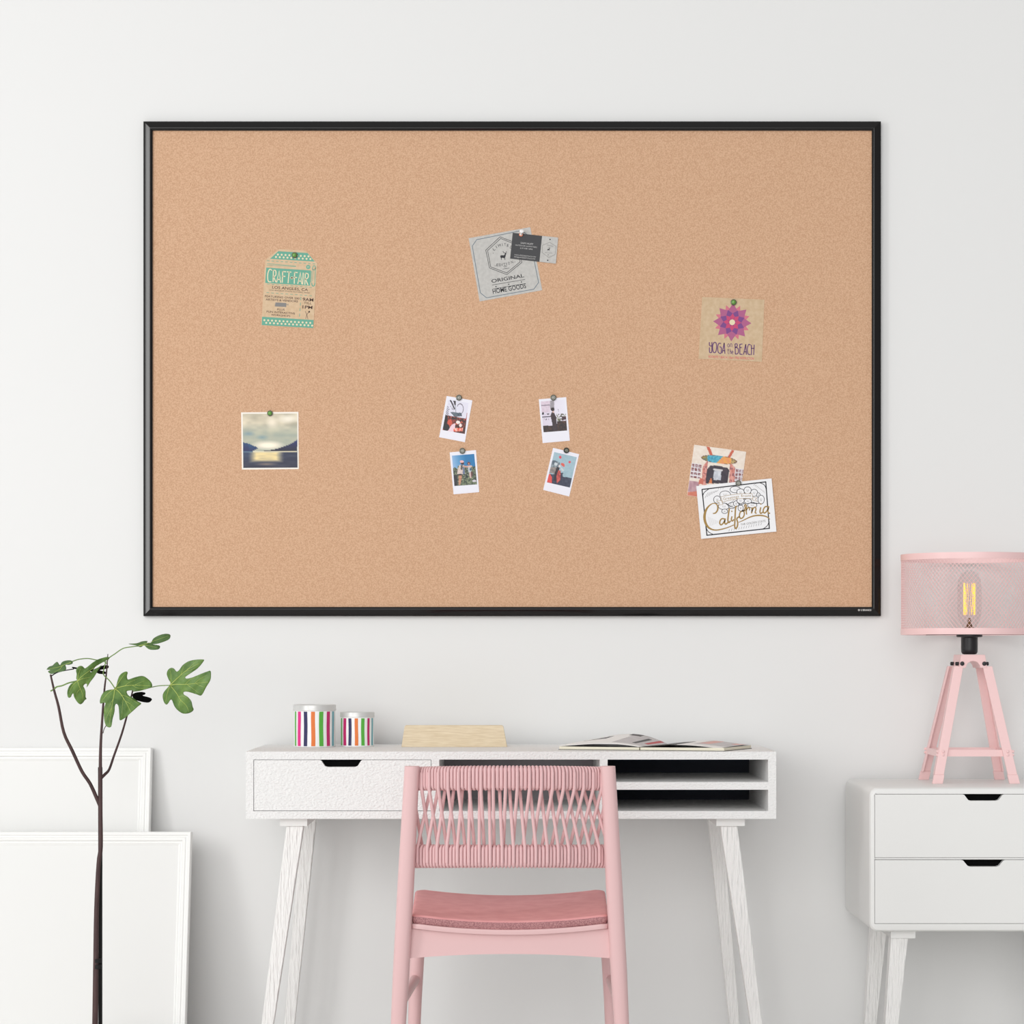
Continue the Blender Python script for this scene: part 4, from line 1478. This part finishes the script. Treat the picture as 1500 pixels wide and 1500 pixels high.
ix0, iz1, iz0 = px(1281, CF), pz(1163, CF), pz(1353.3, CF)
ix1 = cx1 - (ix0 - cx0)
m = MB()
rings = []
K = 6
prof = [(0.010, CF), (0.004, CF + 0.0015), (0.001, CF + 0.005), (0.0, CF + 0.010), (0.0, CB - 0.008), (0.004, CB)]
for ins_, y in prof:
    rings.append([(x, y, z) for x, z in rrect(cx0 + ins_, cx1 - ins_, cz0 + ins_, cz1 - ins_, 0.020 - ins_ * 0.5, K)])
inner = rrect(ix0, ix1, iz0, iz1, 0.0006, K)
rin = [[(x, CF, z) for x, z in inner], [(x, CB - 0.012, z) for x, z in inner]]
allr = [rin[1], rin[0]] + rings
n = len(inner)
vs = [p for r in allr for p in r]
fs = [(k * n + i, k * n + (i + 1) % n, (k + 1) * n + (i + 1) % n, (k + 1) * n + i) for k in range(len(allr) - 1) for i in range(n)]
fs += [tuple(range(n)), tuple(range((len(allr) - 1) * n, len(allr) * n))]
m.add(vs, fs)
m.build('body', M['white_lacquer'], cab, angle=30)
zmid1, zmid0 = pz(1256.4, CF), pz(1259.4, CF)
m = MB(); m.box((ix0 + 0.0002, CF + 0.0035, zmid0 + 0.0004), (ix1 - 0.0002, CB - 0.02, zmid1 - 0.0004)); m.build('divider', M['white_lacquer'], cab)
nx0, nx1 = px(1410.5, CF), px(1419.5, CF)
mid = (ix0 + ix1) / 2
nt_ = (nx0, 2 * mid - nx0, nx1, 2 * mid - nx1, 0.0148)
d1 = drawer(cab, ix0, ix1, zmid1 - 0.0004, iz1, CF, nt_, 0.38, M['white_lacquer'], 0.0010)
d2 = drawer(cab, ix0, ix1, iz0, zmid0 + 0.0004, CF, (nt_[0] - 0.003, nt_[1] + 0.003, nt_[2] - 0.001, nt_[3] + 0.001, 0.0155), 0.38, M['white_lacquer'], 0.0010)
d1['label'] = 'upper drawer'; d2['label'] = 'lower drawer'
za = pz(1374.5, -.42)
for s, xa, xb in ((-1, px(1305, -.42), px(1341, -.42)), (1, cx0 + cx1 - px(1341, -.42), cx0 + cx1 - px(1305, -.42))):
    m = MB(); m.box((xa, -0.42, za), (xb, -0.06, cz0)); m.build('leg_rail', M['white_soft'], cab)
    for yf in (-0.415, -0.10):
        xt = (px(1317.8, -.415) if s < 0 else cx0 + cx1 - px(1317.8, -.415))
        leg(cab, xt, 0.040, xt + s * 0.028, 0.026, yf, 0.036, 0.026, za, M['white_grain'])

# ------------------------------------------------------------------ lamp
LY = -0.19
lx = px(1420, LY)
LS = (LY - CAM_Y) / F
lamp = thing('table_lamp', (lx, LY, cz1), 'pink table lamp with a wire mesh drum shade on four splayed legs', 'lamp')
LP = M['lamp_pink']
R = 0.1625
zs1, zs0 = pz(812.4, LY), pz(930.0, LY)
rh = 0.0150
m = MB()
NS = 104
nseg = 30
hz0, hz1 = zs0 + rh * 0.6, zs1 - rh * 0.6
adv = 2 * PI / NS * (nseg / 2)
for sgn in (-1, 1):
    for i in range(NS):
        a0 = 2 * PI * i / NS
        path = []
        for k in range(nseg + 1):
            a = a0 + sgn * adv * k / nseg
            path.append((lx + R * math.cos(a), LY + R * math.sin(a), hz0 + (hz1 - hz0) * k / nseg))
        m.tube(path, 0.00062, 4, cap=False)
shade = m.build('lamp_shade', LP, lamp, angle=180)
shade['label'] = 'drum of pink diamond wire mesh'
for z0_, z1_ in ((zs1 - rh, zs1), (zs0, zs0 + rh)):
    m = MB()
    n = 96
    pr_ = [(R - 0.0014, z0_), (R + 0.0014, z0_), (R + 0.0018, (z0_ + z1_) / 2), (R + 0.0014, z1_), (R - 0.0014, z1_)]
    vs = [(lx + r * math.cos(2 * PI * j / n), LY + r * math.sin(2 * PI * j / n), z) for r, z in pr_ for j in range(n)]
    k = len(pr_)
    m.add(vs, [(i * n + j, i * n + (j + 1) % n, ((i + 1) % k) * n + (j + 1) % n, ((i + 1) % k) * n + j) for i in range(k) for j in range(n)])
    m.build('ring', LP, shade, angle=40)
m = MB()
zsp = zs0 + 0.002
for a in (0, PI * 2 / 3, PI * 4 / 3):
    m.tube([(lx, LY, zsp), (lx + (R - 0.001) * math.cos(a), LY + (R - 0.001) * math.sin(a), zsp)], 0.0016, 8)
m.tube([(lx, LY, zsp), (lx - (R - 0.001), LY, zsp)], 0.0016, 8)
m.build('spider', M['black_plastic'], shade)
# socket
m = MB()
zs = lambda y: pz(y, LY)
m.lathe([(0.0285, zs(934) + 0.001), (0.0310, zs(932.5)), (0.0310, zs(930)), (0.0290, zs(929)), (0.012, zs(928.5))], (lx, LY, 0), 40)
m.lathe([(0.012, zs(958.6)), (0.0165, zs(958.0)), (0.0194, zs(955.5)), (0.0200, zs(951)), (0.0200, zs(934)), (0.0215, zs(933))], (lx, LY, 0), 40)
m.build('socket', M['black_plastic'], lamp, angle=40)
# bulb
m = MB()
zb = zs0 + 0.004
m.lathe([(0.0130, zb), (0.0130, zb + 0.006), (0.0190, zb + 0.020), (0.0262, zb + 0.036), (0.0290, zb + 0.055), (0.0290, zb + 0.110), (0.0265, zb + 0.130), (0.0195, zb + 0.144), (0.0095, zb + 0.151), (0.00001, zb + 0.153)], (lx, LY, 0), 40)
bulb = m.build('bulb', M['glass'], lamp, angle=80)
m = MB(); m.lathe([(0.0135, zb - 0.006), (0.0138, zb + 0.012), (0.008, zb + 0.015), (0.0050, zb + 0.024), (0.0030, zb + 0.036), (0.00001, zb + 0.037)], (lx, LY, 0), 24)
m.build('stem', M['brass'], bulb)
m = MB()
f0, f1 = zs(900.5), zs(854.5)
pts = []
for k in range(15):
    a = 2 * PI * k / 14 * 1.0
    pts.append((lx + 0.0135 * math.cos(a), LY + 0.0135 * math.sin(a), f0 if k % 2 else f1))
m.tube(pts, 0.0012, 8)
m.build('filament', M['filament'], bulb)
# tripod head
m = MB()
hw0, hw1 = px(1435.5, LY) - px(1420, LY), 0.026
hz_t, hz_b = zs(959.0), zs(978.3)
dpt = 0.100
yf, yb = LY - dpt / 2, LY + dpt / 2
arch = []
for k in range(9):
    a = PI * k / 8
    arch.append((lx + 0.0175 * math.cos(a), hz_b + 0.0165 * math.sin(a)))
poly = [(lx - 0.0335, hz_b), (lx - 0.0285, hz_t), (lx + 0.0285, hz_t), (lx + 0.0335, hz_b)] + arch
m.prism_y(poly, yf, yb)
head = m.build('base_head', LP, lamp, bevel=0.001)
for s in (-1, 1):
    m = MB()
    m.lathe([(0.0050, 0.0), (0.0052, 0.0016), (0.0042, 0.0030), (0.00001, 0.0034)], (lx + s * 0.0265, yf, zs(972)), 16, axis='y')
    m.build('bolt', M['black_plastic'], head)
for s in (-1, 1):
    for y in (LY - 0.034, LY + 0.034):
        m = MB()
        c_ = Vector((lx + s * 0.0318, y, zs(972.2)))
        m.tube([c_, c_ + Vector((s * 0.0015, 0, 0)), c_ + Vector((s * 0.007, 0, 0)), c_ + Vector((s * 0.0082, 0, 0))], [0.0046, 0.0046, 0.0046, 0.0030], 14)
        m.build('bolt', M['black_plastic'], head)
# legs
yF, yB = -0.275, -0.085
fx = {(-1, 0): (px(1404.0, -0.236), px(1373.2, yF)), (-1, 1): (px(1404.0, -0.236), px(1352.8, yB))}


def bar(m, a, b, wx, wy):
    a, b = Vector(a), Vector(b)
    m.hexa([b + Vector(q) for q in ((-wx, -wy, 0), (wx, -wy, 0), (wx, wy, 0), (-wx, wy, 0))], [a + Vector(q) for q in ((-wx, -wy, 0), (wx, -wy, 0), (wx, wy, 0), (-wx, wy, 0))])


LEG = {}
for s in (-1, 1):
    for k, (yt, ybm) in enumerate(((yf + 0.004, yF), (yb - 0.004, yB))):
        xt, xb = fx[(-1, k)]
        if s > 0: xt, xb = 2 * lx - xt, 2 * lx - xb
        top = Vector((xt, yt, hz_b + 0.004)); bot = Vector((xb, ybm, cz1))
        LEG[(s, k)] = (top, bot)
        m = MB()
        # angle-iron leg: a face and a flange
        m2w = 0.0112
        ft = bot + (top - bot) * 0.075
        bar(m, top, ft, m2w, 0.0030)
        off = Vector((-s * -1 * (m2w - 0.0018), 0.009 if k == 0 else -0.009, 0))
        bar(m, top + off, ft + off, 0.0018, 0.0090)
        lg_ = m.build('leg', LP, lamp, bevel=0.0006)
        m = MB(); bar(m, ft, bot, m2w + 0.0012, 0.0046)
        m.build('foot', LP, lg_, bevel=0.0006)


def on(s, k, z):
    a, b = LEG[(s, k)]
    return b + (a - b) * ((z - b.z) / (a.z - b.z))


zc_ = zs(1101.5)
for (s0, k0), (s1, k1) in (((-1, 0), (1, 0)), ((-1, 1), (1, 1)), ((-1, 0), (-1, 1)), ((1, 0), (1, 1))):
    a, b = on(s0, k0, zc_), on(s1, k1, zc_)
    m = MB()
    d = (b - a).normalized()
    hh = 0.0080
    side = Vector((-d.y, d.x, 0)) * 0.0016
    sh = Vector((0, 0.0042, 0)) if k0 == k1 == 0 else (Vector((0, -0.0042, 0)) if k0 == k1 else Vector((s0 * 0.010, 0, 0)))
    m.hexa([a + sh + side + Vector((0, 0, -hh)), b + sh + side + Vector((0, 0, -hh)), b + sh - side + Vector((0, 0, -hh)), a + sh - side + Vector((0, 0, -hh))],
           [a + sh + side + Vector((0, 0, hh)), b + sh + side + Vector((0, 0, hh)), b + sh - side + Vector((0, 0, hh)), a + sh - side + Vector((0, 0, hh))])
    for end in (a, b):
        for dz in (-0.0042, 0.0042):
            c_ = end + Vector((0, 0, dz))
            if k0 == k1:
                m.lathe([(0.0034, 0.0025), (0.0034, 0.0045), (0.002, 0.0058), (0.00001, 0.006)], c_, 12, axis='y')
            else:
                m.tube([c_ + Vector((s0 * 0.010, 0, 0)), c_ + Vector((s0 * 0.0150, 0, 0)), c_ + Vector((s0 * 0.0162, 0, 0))], [0.0034, 0.0034, 0.002], 12)
    m.build('cross_bar', LP, lamp)

# ------------------------------------------------------------------ white frames leaning on the wall
FG = 'white empty frames leaning on the wall'


def lean_frame(w, h, xr, top_y, base_y, label):
    t_ = 0.024
    ang = math.asin((top_y - base_y) / h)
    o = thing('picture_frame', (xr - w / 2, base_y, 0.0), label, 'picture frame', FG)
    o.rotation_euler = (-ang, 0, 0)
    o['_o'] = (0, 0, 0)
    m = MB()
    pf = [(0.0, t_), (0.0, 0.004), (0.0025, 0.0), (0.0085, 0.0008), (0.0100, 0.0040), (0.0130, 0.0040), (0.0150, 0.0022), (0.0210, 0.0040), (0.0235, 0.0090), (0.0265, 0.0095), (0.0275, 0.0085), (0.0325, 0.0120), (0.0325, t_)]
    cs_ = [(-w / 2, 0), (w / 2, 0), (w / 2, h), (-w / 2, h)]
    for k in range(4):
        a_, b_ = cs_[k], cs_[(k + 1) % 4]
        ia, ib = ins[k], ins[(k + 1) % 4]
        ra = [(a_[0] + ia[0] * q, y, a_[1] + ia[1] * q) for q, y in pf]
        rb = [(b_[0] + ib[0] * q, y, b_[1] + ib[1] * q) for q, y in pf]
        n_ = len(pf)
        m.add(ra + rb, [(i, (i + 1) % n_, n_ + (i + 1) % n_, n_ + i) for i in range(n_)])
    m.build('molding', M['molding'], o, raw=True, angle=30)
    m = MB(); m.box((-w / 2 + 0.03, 0.0125, 0.03), (w / 2 - 0.03, 0.018, h - 0.03))
    m.build('panel', M['white_soft'], o, raw=True)
    return o


# back: top touches the wall; front: leans on the back one
zt_b = pz(1094.6, -0.03)
lean_frame(0.62, math.hypot(zt_b, 0.135), px(221.8, -0.03), -0.026, -0.161, 'white picture frame at the back, taller one behind the plant stem')
zt_f = pz(1218.2, -0.115)
lean_frame(0.56, math.hypot(zt_f, 0.13), px(279.8, -0.115), -0.106, -0.236, 'white picture frame in front, its corner reaching nearer the desk')

# ------------------------------------------------------------------ fig plant
PY = -0.55
plant = thing('fig_plant', (px(143, PY), PY, 0), 'young fig plant with thin dark stems and lobed green leaves', 'plant')
BK = M['bark']


def Q(x, y, dy=0.0):
    return P(x, y, PY + dy)


def stem(pts, name, material, n=10, seg=4):
    path = smooth_path([Q(x, y, d) for x, y, w, d in pts], seg)
    ws = []
    for i in range(len(path)):
        t = i / (len(path) - 1) * (len(pts) - 1)
        j = min(int(t), len(pts) - 2)
        ws.append((pts[j][2] + (pts[j + 1][2] - pts[j][2]) * (t - j)) * 0.5 * (PY - CAM_Y) / F)
    m = MB(); m.tube(path, ws, n)
    return m.build(name, material, plant, angle=60)


stem([(138.5, 1560, 9, 0), (139.5, 1490, 8.6, 0), (140.5, 1405, 8, 0), (141.5, 1330, 7.2, 0), (144.5, 1265, 6.4, 0), (147.5, 1240, 6.6, 0), (147, 1180, 6.2, 0), (147, 1125, 5.2, 0), (147.6, 1090, 4.2, 0), (150, 1050, 3.4, 0), (153, 1010, 2.8, 0), (156, 985, 2.2, 0), (158, 958, 1.2, 0)], 'stem', BK)
stem([(147, 1182, 5.4, 0), (142, 1170, 5.6, 0), (132, 1148, 5.2, -0.01), (120, 1130, 5.0, -0.02), (106, 1100, 5.0, -0.03), (93.5, 1073, 4.6, -0.04), (86, 1036, 4.0, -0.05), (79.5, 1012, 3.4, -0.05), (74, 988, 2.6, -0.05)], 'stem', BK)
stem([(149, 1139, 4.6, 0), (154, 1134, 4.4, 0.01), (160, 1127, 3.8, 0.02), (167, 1107, 3.4, 0.03), (178, 1076, 3.2, 0.04), (186, 1048, 2.8, 0.05), (191, 1026, 2.6, 0.05), (194.5, 1011, 2.2, 0.05)], 'stem', BK)
st_ = stem([(147, 1560, 6.0, 0.016), (147, 1300, 6.0, 0.014), (147, 1200, 6.6, 0.010), (146.8, 1124, 6.6, 0.008)], 'support_stake', M['stake'], 12, 1)
st_['label'] = 'black support stake behind the stem'
m = MB()
for y in (1407.5, 1416):
    q = Q(143.5, y)
    m.lathe([(0.0078, -0.0045), (0.0084, -0.004), (0.0084, 0.004), (0.0078, 0.0045)], q, 20)
m.build('tie', M['stake'], plant)
# pot, below the picture
m = MB()
c_ = (px(143, PY), PY, 0)
m.lathe([(0.055, 0.0), (0.060, 0.004), (0.074, 0.110), (0.078, 0.112), (0.078, 0.124), (0.070, 0.124), (0.069, 0.108)], c_, 40)
pot = m.build('pot', M['pot'], plant, angle=40)
m = MB(); m.lathe([(0.066, 0.060), (0.0685, 0.106), (0.00001, 0.110)], c_, 32); m.build('soil', M['soil'], pot)


def leaf(outline, veins, cv, dy, tilt, curl, material, sub=3, veined=True, stalk=None, stalk_w=1.5):
    out = smooth_path([Vector((*cv(*p), 0)) for p in outline], sub, closed=True)
    pts = [Vector((p.x, p.y)) for p in out]
    n = len(pts)
    cx_ = sum(p.x for p in pts) / n; cy_ = sum(p.y for p in pts) / n
    k = (PY - CAM_Y) / F
    poly = [(p.x, p.y) for p in pts]
    x0, x1 = min(p.x for p in pts), max(p.x for p in pts); y0, y1 = min(p.y for p in pts), max(p.y for p in pts)
    inner = []
    y = y0 + 1.2
    while y < y1:
        x = x0 + 1.2
        while x < x1:
            if inside(x, y, poly) and min(math.hypot(x - p.x, y - p.y) for p in pts) > 1.0:
                inner.append(Vector((x + random.uniform(-.4, .4), y + random.uniform(-.4, .4))))
            x += 2.6
        y += 2.6
    res = delaunay_2d_cdt(pts + inner, [(i, (i + 1) % n) for i in range(n)], [], 1, 1e-5)

    def Z(x, y):
        dx, dy_ = (x - cx_) * k, (y - cy_) * k
        rip = 0.0012 * math.sin(dx * 240 + dy_ * 160)
        return dy + tilt[0] * dx + tilt[1] * dy_ + curl * (dx * dx + dy_ * dy_) * 10 + rip

    def W(x, y, lift=0):
        return P(x, y, PY + Z(x, y) - lift)
    m = MB()
    m.add([W(v.x, v.y) for v in res[0]], [tuple(f) for f in res[2]], 0)
    o = m.build('leaf', [material], plant, angle=60)
    md = o.modifiers.new('thickness', 'SOLIDIFY'); md.thickness = 0.0006; md.offset = 0
    if veins:
        m = MB()
        for vn, w in veins:
            c2 = smooth_path([Vector((*cv(*p), 0)) for p in vn], 6)
            m.tube([W(p.x, p.y, 0.0005) for p in c2], [w * k * 0.5 * (1 - 0.75 * i / (len(c2) - 1)) for i in range(len(c2))], 6)
        m.build('vein', M['vein'], o)
    if stalk:
        m = MB()
        c2 = smooth_path([P(*cv(x, y), PY + d) for x, y, d in stalk], 6)
        m.tube(c2, stalk_w * 0.5 * k, 8)
        m.build('stalk', M['petiole'] if material is not M['leaf_black'] else M['stake'], o)
    return o


c75 = lambda x, y: (130 + x / 7.5, 960 + y / 7.5)
c107 = lambda x, y: (60 + x / 10.714, 920 + y / 10.714)
c5 = lambda x, y: (40 + x / 5, 900 + y / 5)
LA = [(287, 362), (302, 335), (325, 250), (360, 200), (408, 178), (428, 190), (420, 232), (432, 266), (480, 250), (540, 232), (598, 228), (645, 255), (682, 290), (697, 325), (688, 350), (620, 372), (540, 388), (470, 385), (422, 392), (420, 415), (440, 442), (490, 470), (540, 505), (577, 530), (540, 562), (500, 598), (460, 633), (400, 685), (343, 714), (335, 655), (330, 580), (318, 542), (300, 533), (287, 558), (283, 620), (262, 700), (245, 785), (195, 780), (172, 720), (166, 640), (170, 570), (184, 525), (155, 522), (130, 530), (122, 505), (135, 450), (165, 405), (210, 382), (268, 373)]
leaf(LA, [([(287, 365), (400, 335), (520, 328), (680, 335)], 1.3), ([(287, 365), (340, 410), (400, 500), (465, 625)], 1.4), ([(287, 365), (275, 450), (255, 560), (225, 760)], 1.1), ([(287, 365), (340, 280), (402, 192)], 1.0), ([(287, 365), (210, 420), (140, 505)], 0.9),
          ([(400, 335), (440, 300), (560, 250)], 0.6), ([(500, 330), (560, 300), (640, 275)], 0.5), ([(480, 330), (540, 360), (620, 362)], 0.5), ([(360, 435), (430, 460), (550, 535)], 0.6), ([(400, 500), (450, 530), (510, 580)], 0.5), ([(380, 470), (370, 560), (362, 680)], 0.5), ([(268, 480), (225, 560), (190, 650)], 0.5), ([(250, 580), (205, 660), (185, 720)], 0.5)],
     c75, -0.035, (0.10, -0.35), 0.10, M['leaf'], stalk=[(287, 362, -0.035), (230, 280, -0.02), (165, 215, -0.01), (165, 160, 0.0), (190, 60, 0.0)], stalk_w=1.7)
LB = [(890, 328), (902, 305), (880, 268), (858, 210), (868, 165), (900, 138), (935, 145), (965, 178), (995, 160), (1030, 110), (1090, 68), (1170, 48), (1262, 46), (1255, 75), (1200, 140), (1130, 190), (1070, 230), (1060, 245), (1078, 255), (1130, 245), (1175, 228), (1240, 200), (1300, 178), (1336, 170), (1343, 210), (1335, 275), (1290, 350), (1240, 438), (1190, 430), (1110, 405), (1060, 398), (1040, 410), (1047, 432), (1085, 455), (1125, 500), (1140, 560), (1152, 600), (1110, 632), (1040, 640), (980, 605), (940, 555), (915, 492), (895, 492), (870, 530), (850, 540), (825, 510), (812, 450), (825, 405), (860, 362)]
leaf(LB, [([(890, 330), (960, 318), (1080, 318), (1310, 292)], 1.3), ([(890, 330), (980, 245), (1080, 160), (1210, 90)], 1.2), ([(900, 335), (960, 410), (1010, 490), (1070, 550), (1100, 620)], 1.0), ([(890, 330), (905, 250), (895, 165)], 0.8), ([(890, 335), (860, 430), (845, 510)], 0.8),
          ([(1060, 318), (1110, 270), (1180, 240)], 0.5), ([(1160, 312), (1220, 260), (1300, 215)], 0.5), ([(1080, 320), (1150, 370), (1210, 415)], 0.5), ([(1180, 310), (1240, 340), (1280, 350)], 0.5), ([(1010, 215), (1030, 160), (1050, 110)], 0.5), ([(1080, 160), (1130, 110), (1180, 65)], 0.5), ([(1060, 175), (1130, 160), (1180, 130)], 0.5), ([(985, 455), (1040, 450), (1090, 480)], 0.5), ([(1010, 490), (990, 540), (1000, 590)], 0.5)],
     c75, -0.06, (-0.30, 0.15), 0.10, M['leaf'], stalk=[(890, 330, -0.06), (785, 333, -0.02), (690, 350, 0.02), (560, 385, 0.045), (480, 395, 0.05)], stalk_w=1.5)
LC = [(572, 828), (555, 790), (560, 720), (550, 660), (580, 610), (625, 592), (660, 605), (690, 632), (740, 600), (800, 550), (880, 500), (960, 470), (1040, 452), (1075, 470), (1020, 510), (930, 560), (860, 600), (830, 640), (772, 680), (795, 690), (830, 652), (880, 630), (955, 580), (900, 660), (840, 760), (780, 840), (720, 930), (722, 880), (692, 878), (665, 908), (680, 940), (700, 1000), (700, 1080), (715, 1110), (690, 1130), (650, 1180), (610, 1195), (560, 1150), (520, 1080), (508, 1028), (490, 1040), (470, 1080), (445, 1095), (420, 1075), (412, 1010), (430, 940), (470, 880), (520, 848), (558, 838)]
leaf(LC, [([(575, 830), (640, 760), (760, 670), (900, 580)], 1.0), ([(575, 830), (650, 795), (770, 772)], 1.0), ([(575, 830), (600, 910), (650, 1030), (660, 1120)], 0.9), ([(575, 830), (500, 900), (440, 1010)], 0.8), ([(575, 828), (585, 740), (620, 640)], 0.8), ([(620, 950), (570, 1010), (560, 1090)], 0.5)],
     c107, -0.055, (0.45, 0.15), 0.10, M['leaf'], stalk=[(572, 830, -0.055), (440, 860, -0.06), (330, 905, -0.06), (250, 922, -0.055), (200, 962, -0.05), (150, 990, -0.05)], stalk_w=2.2)
LD = [(95, 640), (130, 605), (180, 590), (210, 560), (255, 530), (290, 575), (302, 578), (335, 532), (400, 510), (470, 508), (500, 535), (490, 560), (440, 578), (385, 577), (396, 620), (390, 650), (340, 680), (250, 700), (160, 720), (110, 682), (150, 658), (95, 652)]
leaf(LD, [([(470, 540), (380, 570), (280, 610), (130, 640)], 0.9), ([(340, 585), (290, 650), (200, 690)], 0.7)], c107, -0.02, (-0.3, -0.9), 0.1, M['leaf_dark'],
     stalk=[(488, 525, -0.02), (600, 490, -0.015), (740, 478, -0.01), (860, 500, -0.005), (980, 520, 0.0), (1035, 560, 0.0)], stalk_w=1.6)
LE = [(742, 215), (800, 212), (840, 198), (880, 195), (876, 207), (905, 208), (925, 175), (975, 150), (1020, 142), (1048, 152), (1040, 180), (1000, 200), (950, 215), (917, 219), (965, 228), (972, 242), (955, 257), (900, 258), (870, 240), (855, 225), (830, 240), (800, 228), (770, 222)]
leaf(LE, [([(815, 230), (870, 215), (940, 190), (1030, 158)], 0.9), ([(815, 230), (880, 228), (950, 245)], 0.7)], c5, -0.02, (0.1, -0.9), 0.1, M['leaf_dark'],
     stalk=[(825, 230, -0.02), (760, 238, -0.015), (700, 250, -0.01), (640, 290, -0.005), (600, 318, 0.0), (585, 345, 0.0)], stalk_w=1.6)
LF = [(330, 384), (380, 392), (470, 405), (520, 388), (560, 373), (594, 375), (592, 394), (560, 402), (530, 409), (575, 420), (575, 435), (530, 436), (505, 426), (460, 416), (380, 403), (335, 396)]
o = leaf(LF, None, c5, 0.02, (0.1, -0.4), 0.0, M['leaf_black'], stalk=[(340, 400, 0.02), (280, 410, 0.0), (220, 425, -0.03), (178, 450, -0.05)], stalk_w=1.6)
o['label'] = 'blackened leaf behind the left green leaf'
LG = [(478, 436), (500, 415), (540, 405), (590, 402), (622, 412), (618, 430), (592, 442), (640, 455), (685, 470), (693, 490), (660, 518), (590, 512), (520, 492), (488, 470)]
o = leaf(LG, None, c75, 0.05, (0.1, -0.3), 0.0, M['leaf_black'], stalk=[(490, 440, 0.05), (470, 430, 0.05)], stalk_w=1.2)
o['label'] = 'blackened leaf at the right stem'
m = MB(); m.tube(smooth_path([Q(151, 1074), Q(152.5, 1068, -0.005), Q(156, 1062, -0.01)], 4), 0.0009, 8); m.build('twig', BK, plant)

# ------------------------------------------------------------------ light
w = bpy.data.worlds.new('sky')
scene.world = w
w.use_nodes = True
nt = w.node_tree
bg = nt.nodes['Background']
tc = nt.nodes.new('ShaderNodeTexCoord')
dp = nt.nodes.new('ShaderNodeVectorMath'); dp.operation = 'DOT_PRODUCT'
nrm = Vector((-0.35, -0.35, 0.87)).normalized()
dp.inputs[1].default_value = nrm
nt.links.new(tc.outputs['Generated'], dp.inputs[0])
rp = nt.nodes.new('ShaderNodeValToRGB')
rp.color_ramp.elements[0].position = 0.0; rp.color_ramp.elements[0].color = (0.70, 0.71, 0.725, 1)
rp.color_ramp.elements[1].position = 1.0; rp.color_ramp.elements[1].color = (1.35, 1.35, 1.35, 1)
nt.links.new(dp.outputs['Value'], rp.inputs['Fac'])
nt.links.new(rp.outputs['Color'], bg.inputs['Color'])
bg.inputs['Strength'].default_value = 0.53

ld = bpy.data.lights.new('left_fill_light', 'AREA')      # added area light on the left, placed to glint on the board's left rail
ld.shape = 'RECTANGLE'; ld.size = 0.9; ld.size_y = 2.5
ld.energy = 64
ld.color = (1.0, 0.995, 0.985)
lo = bpy.data.objects.new('left_fill_light', ld)
COL.objects.link(lo)
lo.location = (-3.6, -3.4, 2.05)
lo.rotation_euler = (Vector((0.0, 0.0, 2.05)) - Vector(lo.location)).to_track_quat('-Z', 'Y').to_euler()

sd = bpy.data.lights.new('front_fill_sun', 'SUN')               # added broad frontal sun lamp, brightens the wall under the desk
sd.angle = math.radians(42)
sd.energy = 1.38
sd.color = (1.0, 0.995, 0.985)
so = bpy.data.objects.new('front_fill_sun', sd)
COL.objects.link(so)
so.location = (-2.5, -7, 2)
so.rotation_euler = Vector((0.20, 0.95, -0.17)).to_track_quat('-Z', 'Y').to_euler()

vs_ = scene.view_settings
vs_.view_transform = 'Standard'
try:
    vs_.look = 'None'
except Exception:
    pass
vs_.gamma = 1.0
vs_.exposure = -0.18
vs_.use_curve_mapping = False
scene.cycles.max_bounces = 10
scene.cycles.transparent_max_bounces = 24
for o in bpy.data.objects:
    if '_o' in o: del o['_o']
